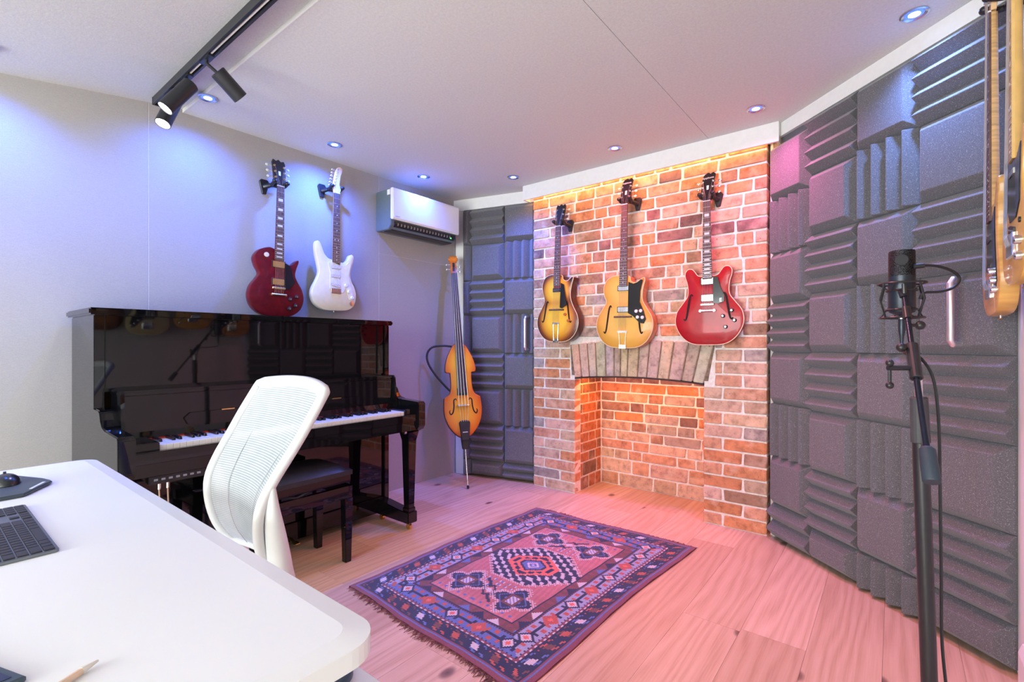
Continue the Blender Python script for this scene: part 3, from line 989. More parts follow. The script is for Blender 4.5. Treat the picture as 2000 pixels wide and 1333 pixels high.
# seen from the chair side the rows run towards -x; row 0 holds the space bar
for row in range(6):
    cy = ky1 - 0.013 - row * 0.0180
    if row == 5:
        cy, hh = ky1 - 0.0125 - 5 * 0.0180, 0.0150
    else:
        hh = 0.0160
    xx = kx1 - 0.006
    if row == 0:
        ws = [0.0235, 0.0195, 0.0235, 0.105, 0.0235, 0.0195, 0.0235, 0.0235]
    else:
        ws = [[0.0405] + [0.0165] * 11 + [0.047], [0.031] + [0.0165] * 11 + [0.0365], [0.0265] + [0.0165] * 12 + [0.0265], [0.0165] * 13 + [0.031], [0.0175] * 14][row - 1]
    tot = sum(ws) + 0.0025 * (len(ws) - 1)
    sc_ = 0.262 / tot
    for w in ws:
        cap(xx - w * sc_ / 2, cy, w * sc_ - 0.0002, hh)
        xx -= (w + 0.0025) * sc_
    xx = kx1 - 0.276
    for q in range(3):
        if not (row == 1 and q != 1) and row != 2:
            cap(xx - 0.0083, cy, 0.0160, hh)
        xx -= 0.0187
    xx = kx1 - 0.338
    for q in range(4):
        cap(xx - 0.0083, cy, 0.0160, hh)
        xx -= 0.0187
    if row == 5:
        continue

# mouse mat and mouse
mm = MB().prism([(-2.055, 0.10), (-1.80, 0.10), (-1.787, 0.155), (-1.789, 0.200), (-1.885, 0.262), (-1.905, 0.270), (-1.955, 0.258), (-2.055, 0.215)], TOP, TOP + 0.010)
mp = thing('mouse_mat', 'dark slate angular mouse mat at the far end of the desk', 'mouse mat', (-1.92, 0.18, TOP))
mm.build('pad', mat('slate_rubber', (0.055, 0.075, 0.085), 0.45), mp, bevel=0.004, segs=2)
MB().prism([(-1.835, 0.213), (-1.830, 0.219), (-1.893, 0.254), (-1.898, 0.248)], TOP + 0.0095, TOP + 0.0108).build('light_stripe', mat('pale_stripe', (0.7, 0.75, 0.75), 0.4), mp)
ms = thing('computer_mouse', 'black oval computer mouse on the slate mouse mat', 'mouse', (-1.955, 0.180, TOP + 0.0105))
b_ = MB().ball((-1.955, 0.180, TOP + 0.0115), (0.052, 0.031, 0.026), 20, 10)
b_.v = [(x, y, max(z, TOP + 0.0108)) for x, y, z in b_.v]
b_.build('shell', mat('mouse_black', (0.012, 0.015, 0.02), 0.25), ms, smooth=True)
MB().cyl((-1.975, 0.177, TOP + 0.035), (-1.975, 0.183, TOP + 0.035), 0.006, 12).build('scroll_wheel', M_BLACK, ms)

tb = thing('tablet', 'dark slate tablet cut by the bottom left of the photo', 'tablet', (-0.86, 0.0, TOP))
MB().prism([(-0.985, 0.030), (-0.965, -0.10), (-0.79, -0.03), (-0.806, 0.092)], TOP, TOP + 0.008).build('body', mat('tablet_case', (0.05, 0.075, 0.10), 0.4), tb, bevel=0.002)
MB().prism([(-0.975, 0.024), (-0.958, -0.088), (-0.80, -0.025), (-0.815, 0.080)], TOP + 0.0081, TOP + 0.0086).build('screen', mat('tablet_screen', (0.01, 0.013, 0.018), 0.1), tb)
pn = thing('pen', 'pale wooden pen lying on the white desk', 'pen', (-0.77, 0.11, TOP))
MB().tube([(-0.7715, 0.1345, TOP + 0.0045), (-0.730, 0.062, TOP + 0.0045)], 0.0042, 10).build('barrel', mat('pale_wood', (0.75, 0.55, 0.40), 0.4), pn, smooth=True)
MB().tube([(-0.7815, 0.152, TOP + 0.0045), (-0.7715, 0.1345, TOP + 0.0045)], [0.0015, 0.0046], 10).build('tip', mat('cream_plastic', (0.8, 0.77, 0.68), 0.4), pn, smooth=True)

# ------------------------------------------------------------------ office chair
ch = thing('office_chair', 'white mesh back office chair pushed up to the desk', 'chair', (-1.467, 0.47, 0), (0, 0, R(-4)))
M_CHW = mat('chair_white', (0.76, 0.78, 0.77), 0.4, var=0.015)
k = NT('chair_mesh')
v = k.coord('Object', (1, 1, 1))
w1 = k.n('ShaderNodeTexWave', wave_type='BANDS', bands_direction='Z')
w1.inputs['Scale'].default_value = 52
w1.inputs['Distortion'].default_value = 0.0
k.l(v, w1.inputs['Vector'])
w2 = k.n('ShaderNodeTexWave', wave_type='BANDS', bands_direction='X')
w2.inputs['Scale'].default_value = 60
k.l(v, w2.inputs['Vector'])
al = k.mix(1.0, k.ramp(w1.outputs[1], [(0.2, (0.66, 0.66, 0.66)), (0.6, (1, 1, 1))]), k.ramp(w2.outputs[1], [(0.15, (0.75, 0.75, 0.75)), (0.4, (1, 1, 1))]), 'MULTIPLY')
k.l(al, k.b.inputs['Alpha'])
k.l(k.ramp(k.noise(v, 30, 2), [(0.3, (0.50, 0.54, 0.56)), (0.7, (0.56, 0.60, 0.62))]), k.b.inputs['Base Color'])
k.b.inputs['Roughness'].default_value = 0.7
M_MESH = k.m
# local frame: x across, y backwards (towards the piano side), origin under the seat
PRF = [(0.262, 1.000), (0.222, 0.932), (0.176, 0.853), (0.131, 0.778), (0.106, 0.718), (0.104, 0.653), (0.120, 0.585), (0.152, 0.528)]
prof = smooth_open([(0, a, b) for a, b in PRF], 4)


def half_w(z):
    t = (z - 0.528) / (1.0 - 0.528)
    return 0.150 + 0.094 * min(1, max(0, t) ** 0.55) - 0.012 * max(0, t - 0.8) / 0.2


m = MB()
NXM = 14
vv = []
for p in prof:
    hw = half_w(p.z)
    for i in range(NXM + 1):
        s = -1 + 2 * i / NXM
        vv.append((s * hw, p.y + 0.034 * (1 - s * s), p.z + 0.016 * (1 - s * s) * max(0, (p.z - 0.8) / 0.2)))
m.add(vv, [(j * (NXM + 1) + i, j * (NXM + 1) + i + 1, (j + 1) * (NXM + 1) + i + 1, (j + 1) * (NXM + 1) + i) for j in range(len(prof) - 1) for i in range(NXM)])
bk_ = m.build('mesh_back', M_MESH, ch, world=False, smooth=True, angle=80)
nr_ = len(prof)
loop = [vv[j * (NXM + 1)] for j in range(nr_ - 1, -1, -1)]
loop += [vv[i] for i in range(1, NXM)]
loop += [vv[j * (NXM + 1) + NXM] for j in range(nr_)]
loop += [vv[(nr_ - 1) * (NXM + 1) + i] for i in range(NXM - 1, 0, -1)]
rad = [0.0135] * nr_ + [0.019] * (NXM - 1) + [0.0135] * nr_ + [0.010] * (NXM - 1)
MB().tube(loop, rad, 12, closed=True).build('back_frame', M_CHW, ch, world=False, smooth=True, angle=70)
# thin seams in the mesh
for s in (-0.55, 0.60):
    pts = [(s * half_w(p.z) * (0.75 + 0.35 * (p.z - 0.53) / 0.47), p.y + 0.034 * (1 - s * s) - 0.0015, p.z) for p in prof[2:-1]]
    MB().tube(pts, 0.0011, 6).build('mesh_seam', mat('seam_grey', (0.45, 0.47, 0.47), 0.6), bk_, world=False)
for s in (-1, 1):
    pts = smooth_open([(s * 0.216, 0.128, 0.775), (s * 0.212, 0.132, 0.71), (s * 0.206, 0.142, 0.64), (s * 0.196, 0.158, 0.55), (s * 0.16, 0.178, 0.47), (s * 0.08, 0.14, 0.415), (0, 0.05, 0.405)], 5)
    n__ = len(pts)
    MB().tube(pts, [0.008 + 0.021 * math.sin(PI * 0.9 * min(1, q / n__)) for q in range(n__)], 12, flat=1.3).build('back_strut', M_CHW, ch, world=False, smooth=True, angle=70)
    MB().lathe([(0.0001, -0.003), (0.007, -0.003), (0.008, 0.0)], (s * 0.228, 0.145, 0.64), (s, 0, 0), 12).build('bolt', M_CHROME, ch, world=False)
m = MB()
NS = 12
vv = []
for j in range(NS + 1):
    for i in range(NS + 1):
        u, v = -1 + 2 * i / NS, -1 + 2 * j / NS
        r4 = (abs(u) ** 4 + abs(v) ** 4) ** 0.25
        k_ = max(abs(u), abs(v)) / r4 if r4 > 1e-6 else 1
        vv.append((0.245 * u * k_, -0.10 + 0.225 * v * k_, 0.458 + 0.018 * (1 - r4 ** 3) - 0.022 * max(0, -v) ** 3))
m.add(vv, [(j * (NS + 1) + i, j * (NS + 1) + i + 1, (j + 1) * (NS + 1) + i + 1, (j + 1) * (NS + 1) + i) for j in range(NS) for i in range(NS)])
lo = [(x * 0.96, y, z - 0.05) for x, y, z in vv]
m.add(lo, [((j + 1) * (NS + 1) + i, (j + 1) * (NS + 1) + i + 1, j * (NS + 1) + i + 1, j * (NS + 1) + i) for j in range(NS) for i in range(NS)])
rim = [i for i in range(NS + 1)] + [j * (NS + 1) + NS for j in range(1, NS + 1)] + [NS * (NS + 1) + i for i in range(NS - 1, -1, -1)] + [j * (NS + 1) for j in range(NS - 1, 0, -1)]
q0 = (NS + 1) ** 2
m.f += [(rim[i], rim[(i + 1) % len(rim)], rim[(i + 1) % len(rim)] + q0, rim[i] + q0) for i in range(len(rim))]
m.build('seat', mat('seat_grey', (0.55, 0.57, 0.57), 0.8, bump=0.2), ch, world=False, smooth=True, angle=60)
MB().cbox((0, 0.0, 0.385), (0.20, 0.22, 0.05)).build('tilt_mechanism', M_CHW, ch, world=False, bevel=0.012, segs=3)
MB().cyl((0, -0.02, 0.10), (0, -0.02, 0.365), 0.025, 18).build('gas_cylinder', M_CHROME, ch, world=False, smooth=True)
for q in range(5):
    a = R(90 + 72 * q + 14)
    e = (0.30 * math.cos(a), -0.02 + 0.30 * math.sin(a))
    MB().tube([(0, -0.02, 0.115), (e[0] * 0.5, -0.02 + (e[1] + 0.02) * 0.5, 0.10), (e[0], e[1], 0.075)], [0.028, 0.022, 0.015], 10).build('base_arm', M_CHW, ch, world=False, smooth=True)
    cs = MB()
    px_, py_ = -math.sin(a), math.cos(a)
    for s in (-1, 1):
        cs.cyl((e[0] + s * px_ * 0.008, e[1] + s * py_ * 0.008, 0.027), (e[0] + s * px_ * 0.024, e[1] + s * py_ * 0.024, 0.027), 0.027, 16)
    cs.cyl((e[0], e[1], 0.03), (e[0], e[1], 0.075), 0.007, 8)
    cs.build('caster', M_BLACK, ch, world=False)

# ------------------------------------------------------------------ rug
NI, NJ = 150, 208
C_EDGE, C_NAVY, C_LIGHT, C_RED, C_WHITE, C_BROWN, C_FIELD, C_BLUE, C_CORAL = (
    (0.20, 0.055, 0.085), (0.018, 0.022, 0.075), (0.30, 0.32, 0.46), (0.42, 0.09, 0.075), (0.55, 0.50, 0.52), (0.15, 0.055, 0.065), (0.43, 0.150, 0.165), (0.10, 0.15, 0.38), (0.66, 0.14, 0.11))
rr = random.Random(5)
abrash = [0.0] * NJ
a_s = 0.0
for j in range(NJ):
    a_s = 0.93 * a_s + rr.uniform(-0.05, 0.05)
    abrash[j] = a_s


def rug_colour(i, j):
    dx, dy = min(i, NI - 1 - i), min(j, NJ - 1 - j)
    d = min(dx, dy)
    run = j if dx < dy else i                       # position along the border
    long_side = dx < dy
    if d < 3:
        return C_EDGE
    if d == 3:
        return C_BLUE
    if d == 4:
        return C_EDGE
    if d < 15:                                      # dark border with leaning blocks
        q = d - 5
        r = (run + q // 2) % 15
        if r in (0, 1) or q in (0, 9):
            return C_NAVY
        s = (run + q // 2) // 15 % 3
        if 3 <= q <= 6 and 5 <= r <= 9:
            return (C_RED, C_WHITE, C_BROWN)[s]
        if (q in (1, 2, 7, 8)) and (r + q) % 7 < 3:
            return (C_BROWN, C_BLUE, C_RED)[s]
        return C_NAVY
    if d in (15, 16):
        return C_WHITE if (run // 2) % 2 and d == 15 else C_EDGE
    if d < 30:                                      # pale border with flowers
        q = d - 23.5
        bg = C_LIGHT if long_side else C_BLUE
        r = run % 22 - 11
        if abs(q) + abs(r) < 2:
            return C_CORAL
        if abs(q) + abs(r) < 4:
            return C_WHITE if (run // 22) % 2 else C_RED
        if abs(q) + abs(r) < 6:
            return C_NAVY if (run // 22) % 2 else C_RED
        r2 = (run + 11) % 22 - 11
        if abs(q) < 1:
            return C_NAVY
        if 2.4 < abs(q) < 5.5 and abs(r2) < 2:
            return C_RED
        if 1 < abs(q) < 4 and 4 < abs(r2) < 7:
            return C_NAVY if (r2 > 0) == (q > 0) else C_RED
        if abs(q) > 5.6:
            return C_NAVY if run % 3 == 0 else bg
        return bg
    if d in (30, 31):
        return C_NAVY if d == 31 or run % 2 else C_EDGE
    if d < 38:
        q = d - 32
        r = run % 12
        if abs(r - 6) * 1.0 + q < 4.5:
            return (C_WHITE, C_BROWN, C_BLUE, C_NAVY)[(run // 12) % 4]
        return C_EDGE if (run // 3) % 2 else C_BROWN
    if d == 38:
        return C_NAVY
    # field
    x, y = i - (NI - 1) / 2, j - (NJ - 1) / 2
    f = 1 + abrash[j] * 0.9
    fld = tuple(c * f * (1 + 0.10 * math.sin(i * 1.7 + j * 0.31)) for c in C_FIELD)
    ax, ay = abs(x), abs(y)
    h = max(ax * 0.8, 0.55 * ax + 0.80 * ay)        # hexagon metric for the medallion
    if h < 4:
        return C_WHITE if (ax + ay) % 4 < 2 else C_BLUE
    if h < 8:
        return C_NAVY if h > 6.5 else C_BLUE
    if h < 15:
        if (int(ax / 4) + int(ay / 4)) % 2 and 10 < h < 13:
            return C_NAVY
        return C_CORAL
    st = 3 * int(ax / 3) * 0.75 + 3 * int(ay / 3) * 0.75
    if h >= 15 and st < 28 and ay < 27:
        t = (int((x + y * 0.6) / 3) + int(y / 4)) % 3
        return (C_NAVY, C_NAVY, C_WHITE)[t] if st > 13 else C_NAVY
    if st < 31 and ay < 29 and (i + j) % 2:
        return C_WHITE
    for cx, cy in ((-20, -46), (20, -46), (-20, 46), (20, 46)):
        ux, uy = abs(x - cx), abs(y - cy)
        s2 = 2 * int(ux / 2) + 2 * int(uy / 2)
        arm = min(ux, uy)
        if ux < 3 and uy < 4:
            return C_WHITE if (i + j) % 3 else C_BLUE
        if ux < 5 and uy < 6:
            return C_BROWN
        if s2 < 14 and (arm < 5 or s2 < 10):
            return C_NAVY if (int(ux) + int(uy)) % 5 else C_BLUE
        if s2 < 17 and arm < 7 and (i + j) % 2:
            return C_WHITE
    uy = ay - 46
    if ax < 11 and abs(uy) < 12:                    # crooked diamond between the corner stars
        q = abs(x) + abs(uy - 0.4 * x)
        if q < 3:
            return C_WHITE
        if q < 5:
            return fld
        if q < 7.5:
            return C_NAVY
        if abs(abs(uy) - abs(x) * 0.8 - 3) < 1.4 and x * uy > 0:
            return C_NAVY
    if 30 < ay < 44 and ax < 6 + (44 - ay) * 1.2:
        if int(ax) % 5 in (0, 1) and int(ay) % 4 in (0, 1):
            return C_BLUE if int(ax) % 5 == 0 else C_WHITE
    if ay > 60 and (int(ax) % 6 < 2) and int(ay) % 5 < 2:
        return C_BLUE
    return fld


CA, CB, CC, CD = Vector((-1.95, 2.720)), Vector((-0.872, 2.738)), Vector((-0.955, 1.233)), Vector((-2.0, 1.292))
rug = thing('persian_rug', 'purple and red patterned rug with fringes on the oak floor', 'rug', (-1.44, 2.0, 0))


def rug_pt(u, v, z=0.0):
    a, b = CD.lerp(CC, u), CA.lerp(CB, u)
    p = a.lerp(b, v)
    wob = 0.010 * math.sin(v * 7.0 + 1) * (abs(u - 0.5) * 2) ** 3
    wob2 = 0.006 * math.sin(u * 11.0) * (abs(v - 0.5) * 2) ** 6
    return (p.x + wob, p.y + wob2, z)


m = MB()
vv = [rug_pt(i / NI, j / NJ, 0.0075 + 0.0012 * math.sin(j * 0.23 + i * 0.05) + 0.0008 * math.sin(i * 0.31)) for j in range(NJ + 1) for i in range(NI + 1)]
m.add(vv, [(j * (NI + 1) + i, j * (NI + 1) + i + 1, (j + 1) * (NI + 1) + i + 1, (j + 1) * (NI + 1) + i) for j in range(NJ) for i in range(NI)])
k = NT('rug_wool')
at_ = k.n('ShaderNodeAttribute', attribute_name='pattern')
v = k.coord('Object')
k.l(k.mix(1.0, at_.outputs['Color'], k.ramp(k.noise(v, 300, 2), [(0.3, (0.75, 0.75, 0.75)), (0.7, (1.2, 1.2, 1.2))]), 'MULTIPLY'), k.b.inputs['Base Color'])
k.b.inputs['Roughness'].default_value = 0.95
k.b.inputs['Specular IOR Level'].default_value = 0.1
k.b.inputs['Sheen Weight'].default_value = 0.3
k.bump(k.noise(v, 350, 2), 0.4, 0.002)
M_RUG = k.m
pile = m.build('pile', M_RUG, rug, weld=False)
att = pile.data.attributes.new('pattern', 'FLOAT_COLOR', 'FACE')
buf = []
for j in range(NJ):
    for i in range(NI):
        buf += [*rug_colour(i, j), 1.0]
att.data.foreach_set('color', buf)
# backing with the thickness of the rug
b_ = MB()
ring = [rug_pt(i / NI, 0) for i in range(NI)] + [rug_pt(1, j / NJ) for j in range(NJ)] + [rug_pt(1 - i / NI, 1) for i in range(NI)] + [rug_pt(0, 1 - j / NJ) for j in range(NJ)]
nn = len(ring)
b_.add([(x, y, 0.0005) for x, y, _ in ring] + [(x, y, 0.0065) for x, y, _ in ring], [(i, (i + 1) % nn, nn + (i + 1) % nn, nn + i) for i in range(nn)] + [tuple(range(nn - 1, -1, -1))])
b_.build('backing', mat('rug_backing', (0.20, 0.05, 0.06), 0.95), rug)
fr = MB()
rf = random.Random(3)
for edge, n__, sg in ((0, 330, -1), (1, 260, 1)):
    for q in range(n__):
        u = rf.random()
        x, y, _ = rug_pt(u, edge)
        L_ = rf.uniform(0.006, 0.030) * (1.25 if edge == 0 else 0.7) * (0.5 + 0.8 * abs(math.sin(u * 9)))
        a = sg * R(90) + rf.uniform(-0.9, 0.9)
        dx_, dy_ = math.cos(a) * L_, math.sin(a) * L_
        px_, py_ = -math.sin(a) * 0.0016, math.cos(a) * 0.0016
        z = rf.uniform(0.001, 0.004)
        fr.add([(x - px_, y - py_, 0.004), (x + px_, y + py_, 0.004), (x + px_ * 0.4 + dx_, y + py_ * 0.4 + dy_, z), (x - px_ * 0.4 + dx_, y - py_ * 0.4 + dy_, z), (x, y, 0.007), (x + dx_, y + dy_, z + 0.0015)],
               [(0, 1, 2, 3), (0, 4, 5, 3), (1, 2, 5, 4), (0, 1, 4), (2, 3, 5)])
tag(fr.build('fringe', mat('fringe_wool', (0.16, 0.06, 0.07), 0.95, var=0.5, scale=30), rug, weld=False), 'ragged dark fringe', kind='stuff')

# ------------------------------------------------------------------ guitars
M_GOLD = mat('gold_hardware', (0.80, 0.58, 0.25), 0.28, 1.0)
M_NICKEL = mat('nickel_hardware', (0.80, 0.79, 0.76), 0.2, 1.0)
M_ROSEW = mat('rosewood', (0.10, 0.05, 0.04), 0.5, var=0.3, scale=60)
M_PEARL = mat('pearl_inlay', (0.80, 0.80, 0.78), 0.3)
M_MAPLE = mat('maple', (0.72, 0.46, 0.22), 0.3, coat=0.4, var=0.12, scale=25)
M_MAHOG = mat('mahogany', (0.20, 0.035, 0.025), 0.25, coat=0.5, var=0.15)
M_HEADBLK = mat('headstock_black', (0.012, 0.010, 0.012), 0.15, coat=0.5)
M_GUARDB = mat('black_pickguard', (0.010, 0.012, 0.014), 0.12)
M_GUARDW = mat('white_pickguard', (0.80, 0.80, 0.80), 0.25)
M_CREAM = mat('cream_plastic_part', (0.78, 0.70, 0.50), 0.4)
M_BIND = mat('cream_binding', (0.72, 0.62, 0.42), 0.4)
M_STRING = mat('steel_string', (0.75, 0.75, 0.74), 0.3, 1.0)
M_FRET = mat('fret_wire', (0.7, 0.7, 0.68), 0.3, 1.0)


def lacquer(name, color, var=0.1, grain=None):
    k = NT(name)
    sc_ = grain or (30, 30, 30)
    f = k.noise(k.coord('Object', sc_), 1.0, 3)
    k.l(k.ramp(f, [(0.3, tuple(c * (1 - var) for c in color)), (0.7, tuple(min(1, c * (1 + var)) for c in color))]), k.b.inputs['Base Color'])
    k.b.inputs['Roughness'].default_value = 0.3
    k.b.inputs['Specular IOR Level'].default_value = 0.25
    k.b.inputs['Coat Weight'].default_value = 0.28
    k.b.inputs['Coat Roughness'].default_value = 0.04
    return k.m


def burst(name, ells, stops):
    """painted sunburst: colour runs with the distance from the middle of the bouts (part of the finish)"""
    k = NT(name)
    xyz = k.n('ShaderNodeSeparateXYZ')
    k.l(k.n('ShaderNodeTexCoord').outputs['Object'], xyz.inputs[0])
    outs = []
    for cx, cy, rx, ry in ells:
        acc = []
        for s, c, r in ((0, cx, rx), (1, cy, ry)):
            a = k.n('ShaderNodeMath', operation='SUBTRACT')
            k.l(xyz.outputs[s], a.inputs[0])
            a.inputs[1].default_value = c
            b = k.n('ShaderNodeMath', operation='DIVIDE')
            k.l(a.outputs[0], b.inputs[0])
            b.inputs[1].default_value = r
            p = k.n('ShaderNodeMath', operation='MULTIPLY')
            k.l(b.outputs[0], p.inputs[0])
            k.l(b.outputs[0], p.inputs[1])
            acc.append(p.outputs[0])
        s_ = k.n('ShaderNodeMath', operation='ADD')
        k.l(acc[0], s_.inputs[0])
        k.l(acc[1], s_.inputs[1])
        q = k.n('ShaderNodeMath', operation='SQRT')
        k.l(s_.outputs[0], q.inputs[0])
        outs.append(q.outputs[0])
    d = outs[0]
    for o_ in outs[1:]:
        mn = k.n('ShaderNodeMath', operation='SMOOTH_MIN')
        k.l(d, mn.inputs[0])
        k.l(o_, mn.inputs[1])
        mn.inputs[2].default_value = 0.25
        d = mn.outputs[0]
    k.l(k.ramp(d, stops), k.b.inputs['Base Color'])
    k.b.inputs['Roughness'].default_value = 0.3
    k.b.inputs['Specular IOR Level'].default_value = 0.25
    k.b.inputs['Coat Weight'].default_value = 0.28
    k.b.inputs['Coat Roughness'].default_value = 0.04
    return k.m


def body_mesh(outline, depth, rim=0.004, dome=0.0):
    """extruded outline with rounded rims; dome > 0 swells the front like an arch top"""
    ol = [Vector(p).to_2d() for p in outline]
    n = len(ol)
    area = sum(ol[i].x * ol[(i + 1) % n].y - ol[(i + 1) % n].x * ol[i].y for i in range(n))
    if area < 0:
        ol.reverse()
    nrm = []
    for i in range(n):
        t = (ol[(i + 1) % n] - ol[i - 1]).normalized()
        nrm.append(Vector((-t.y, t.x)))              # inwards
    lev = [(rim, 0.0), (rim * 0.3, rim * 0.3), (0, rim), (0, depth - rim), (rim * 0.3, depth - rim * 0.3), (rim, depth)]
    vs_, fs = [], []
    for off, z in lev:
        vs_ += [(p.x + q.x * off, p.y + q.y * off, z) for p, q in zip(ol, nrm)]
    for a in range(len(lev) - 1):
        fs += [(a * n + i, a * n + (i + 1) % n, (a + 1) * n + (i + 1) % n, (a + 1) * n + i) for i in range(n)]
    fs.append(tuple(range(n - 1, -1, -1)))
    rimv = [Vector(v[:2]) for v in vs_[-n:]]
    pts, step = list(rimv), 0.014
    if dome:
        x0, x1 = min(p.x for p in rimv), max(p.x for p in rimv)
        y0, y1 = min(p.y for p in rimv), max(p.y for p in rimv)
        y = y0 + step / 2
        while y < y1:
            x = x0 + step / 2
            while x < x1:
                ins = False
                for i in range(n):
                    a, b = rimv[i], rimv[i - 1]
                    if (a.y > y) != (b.y > y) and x < (b.x - a.x) * (y - a.y) / (b.y - a.y) + a.x:
                        ins = not ins
                if ins and min((p - Vector((x, y))).length for p in rimv) > 0.006:
                    pts.append(Vector((x, y)))
                x += step
            y += step
    cdt = delaunay_2d_cdt(pts, [], [list(range(n))], 1, 1e-7)
    o_ = len(vs_)
    for p in cdt[0]:
        d = min((q - p).length for q in rimv)
        vs_.append((p.x, p.y, depth + dome * math.sin(min(1.0, d / 0.085) * PI / 2) if dome else depth))
    fs += [tuple(o_ + i for i in f) for f in cdt[2]]
    m = MB()
    m.add(vs_, fs)
    return m.mesh('body', smooth=True, angle=40)


def mesh_obj(name, me, material, parent):
    me.materials.clear()
    me.materials.append(material)
    o = bpy.data.objects.new(name, me)
    col.objects.link(o)
    o.parent = parent
    return o


FACING = {'back': R(0), 'left': R(90), 'right': R(-90)}


def guitar(name, label, loc, facing, tilt, S, cat='guitar', group=None):
    rot = (Matrix.Rotation(FACING[facing], 3, 'Z') @ Matrix.Rotation(R(90), 3, 'X') @ Matrix.Rotation(R(-tilt), 3, 'Z')).to_euler()
    t = thing(name, label, cat, loc, rot, group)
    W = lambda m, n, mt, par=None, **kw: m.build(n, mt, par or t, world=False, **kw)
    D = S['depth']
    ol = smooth_closed(S['outline'], 6)
    body = mesh_obj('body', body_mesh(ol, D, S.get('rim', 0.004), S.get('dome', 0)), S['mat'], t)
    if S.get('side'):
        # back and sides in their own finish
        body.data.materials.append(S['side'])
        for p in body.data.polygons:
            if p.normal.z < 0.35:
                p.material_index = 1
    if S.get('bind'):
        W(MB().tube([(x * 0.997, y * 0.999 + 0.0003, D - 0.002) for x, y in ol], 0.0028, 6, closed=True), 'binding', S['bind'], smooth=True)
    zf = D + S.get('dome', 0) + S.get('lift', 0.006)              # front of the fingerboard
    yn, ye, yb, ns = S['nut'], S['board_end'], S['bridge'], S.get('strings', 6)
    sx = S.get('axis', 0.0)
    wn, we = S.get('nut_w', 0.043), S.get('end_w', 0.057)
    jy = S.get('joint', ye + 0.01)
    sec = []
    for y, w in ((jy - 0.03, we), (jy + 0.05, we * 0.98), (yn, wn)):
        th = 0.026 if y < yn else 0.022
        sec.append([(sx - w / 2, y, zf - 0.006), (sx - w / 2 * 0.92, y, zf - 0.014), (sx - w * 0.27, y, zf - th), (sx + w * 0.27, y, zf - th), (sx + w / 2 * 0.92, y, zf - 0.014), (sx + w / 2, y, zf - 0.006)])
    m = MB()
    m.add([p for s in sec for p in s], [(i * 6 + k_, i * 6 + (k_ + 1) % 6, (i + 1) * 6 + (k_ + 1) % 6, (i + 1) * 6 + k_) for i in range(2) for k_ in range(6)] + [(5, 4, 3, 2, 1, 0), (12, 13, 14, 15, 16, 17)])
    W(m, 'neck', S['neck'], smooth=True, angle=50)
    bd = W(MB().prism([(sx - we / 2, ye), (sx + we / 2, ye), (sx + wn / 2, yn), (sx - wn / 2, yn)], zf - 0.006, zf), 'fingerboard', S['board'])
    fm = MB()
    scl = yn - yb
    inl = MB()
    for q in range(1, 25):
        yq = yn - scl * (1 - 2 ** (-q / 12))
        if yq < ye + 0.002:
            break
        f_ = (yn - yq) / (yn - ye)
        w = wn + (we - wn) * f_
        fm.box(sx - w / 2 + 0.001, sx + w / 2 - 0.001, yq - 0.001, yq + 0.001, zf, zf + 0.001)
        yp = yn - scl * (1 - 2 ** (-(q - 1) / 12))
        ym = (yq + yp) / 2
        if q in (3, 5, 7, 9, 12, 15, 17, 19, 21):
            if S.get('inlay') == 'block':
                hgt = (yp - yq) * 0.55
                inl.box(sx - w * 0.30, sx + w * 0.30, ym - hgt / 2, ym + hgt / 2, zf - 0.0005, zf + 0.0004)
            else:
                for ox in ((-0.012, 0.012) if q == 12 else (0,)):
                    inl.lathe([(0.0001, 0.0005), (0.0036, 0.0005), (0.0036, 0)], (sx + ox, ym, zf), (0, 0, 1), 10)
    tag(W(fm, 'frets', M_FRET, bd), 'metal frets', kind='stuff')
    if inl.v:
        tag(W(inl, 'inlays', M_PEARL, bd), 'pearl position markers', kind='stuff')
    W(MB().box(sx - wn / 2, sx + wn / 2, yn, yn + 0.005, zf - 0.006, zf + 0.0015), 'nut', M_PEARL)
    # headstock
    tl = math.tan(R(S.get('head_angle', 12)))
    hz = lambda y: zf - 0.004 - (y - yn) * tl
    hd = S['head']
    hm = MB()
    ho = [(sx + x, yn + 0.004 + y) for x, y in (smooth_closed(hd, 3) if S.get('head_smooth') else hd)]
    n_ = len(ho)
    hm.add([(x, y, hz(y) - 0.014) for x, y in ho] + [(x, y, hz(y)) for x, y in ho], [tuple(range(n_ - 1, -1, -1)), tuple(range(n_, 2 * n_))] + [(i, (i + 1) % n_, n_ + (i + 1) % n_, n_ + i) for i in range(n_)])
    hs = W(hm, 'headstock', S['head_mat'], bevel=0.001)
    if S.get('logo'):
        txt, sz, ly = S['logo']
        me = text_mesh(txt, sz)
        me.transform(Matrix.Translation((sx, yn + ly, hz(yn + ly) + 0.0006)) @ Matrix.Rotation(-math.atan(tl), 4, 'X'))
        mesh_obj('lettering', me, M_PEARL, hs)
    if S.get('head_inlay'):
        ly = S['head_inlay']
        W(MB().prism([(sx - 0.006, yn + ly - 0.014), (sx + 0.006, yn + ly - 0.014), (sx + 0.007, yn + ly + 0.014), (sx - 0.007, yn + ly + 0.014)], 0, 1, lambda u, v, w: (u, v, hz(v) + 0.0002 + w * 0.0006)), 'head_inlay', M_PEARL, hs)
    posts = []
    hw = S.get('hard', M_NICKEL)
    for px_, py_, side in S['tuners']:
        y = yn + 0.004 + py_
        x = sx + px_
        posts.append((x, y, hz(y) + 0.010))
        tn = W(MB().cyl((x, y, hz(y)), (x, y, hz(y) + 0.013), 0.0034, 10).cyl((x, y, hz(y)), (x, y, hz(y) + 0.002), 0.006, 12), 'tuner', hw)
        xs = x + side * S.get('tuner_reach', 0.034)
        km = MB().tube([(x, y, hz(y) - 0.019), (xs - side * 0.012, y, hz(y) - 0.019)], 0.0025, 8).ball((xs, y, hz(y) - 0.019), (0.011, 0.0085, 0.004), 12, 6)
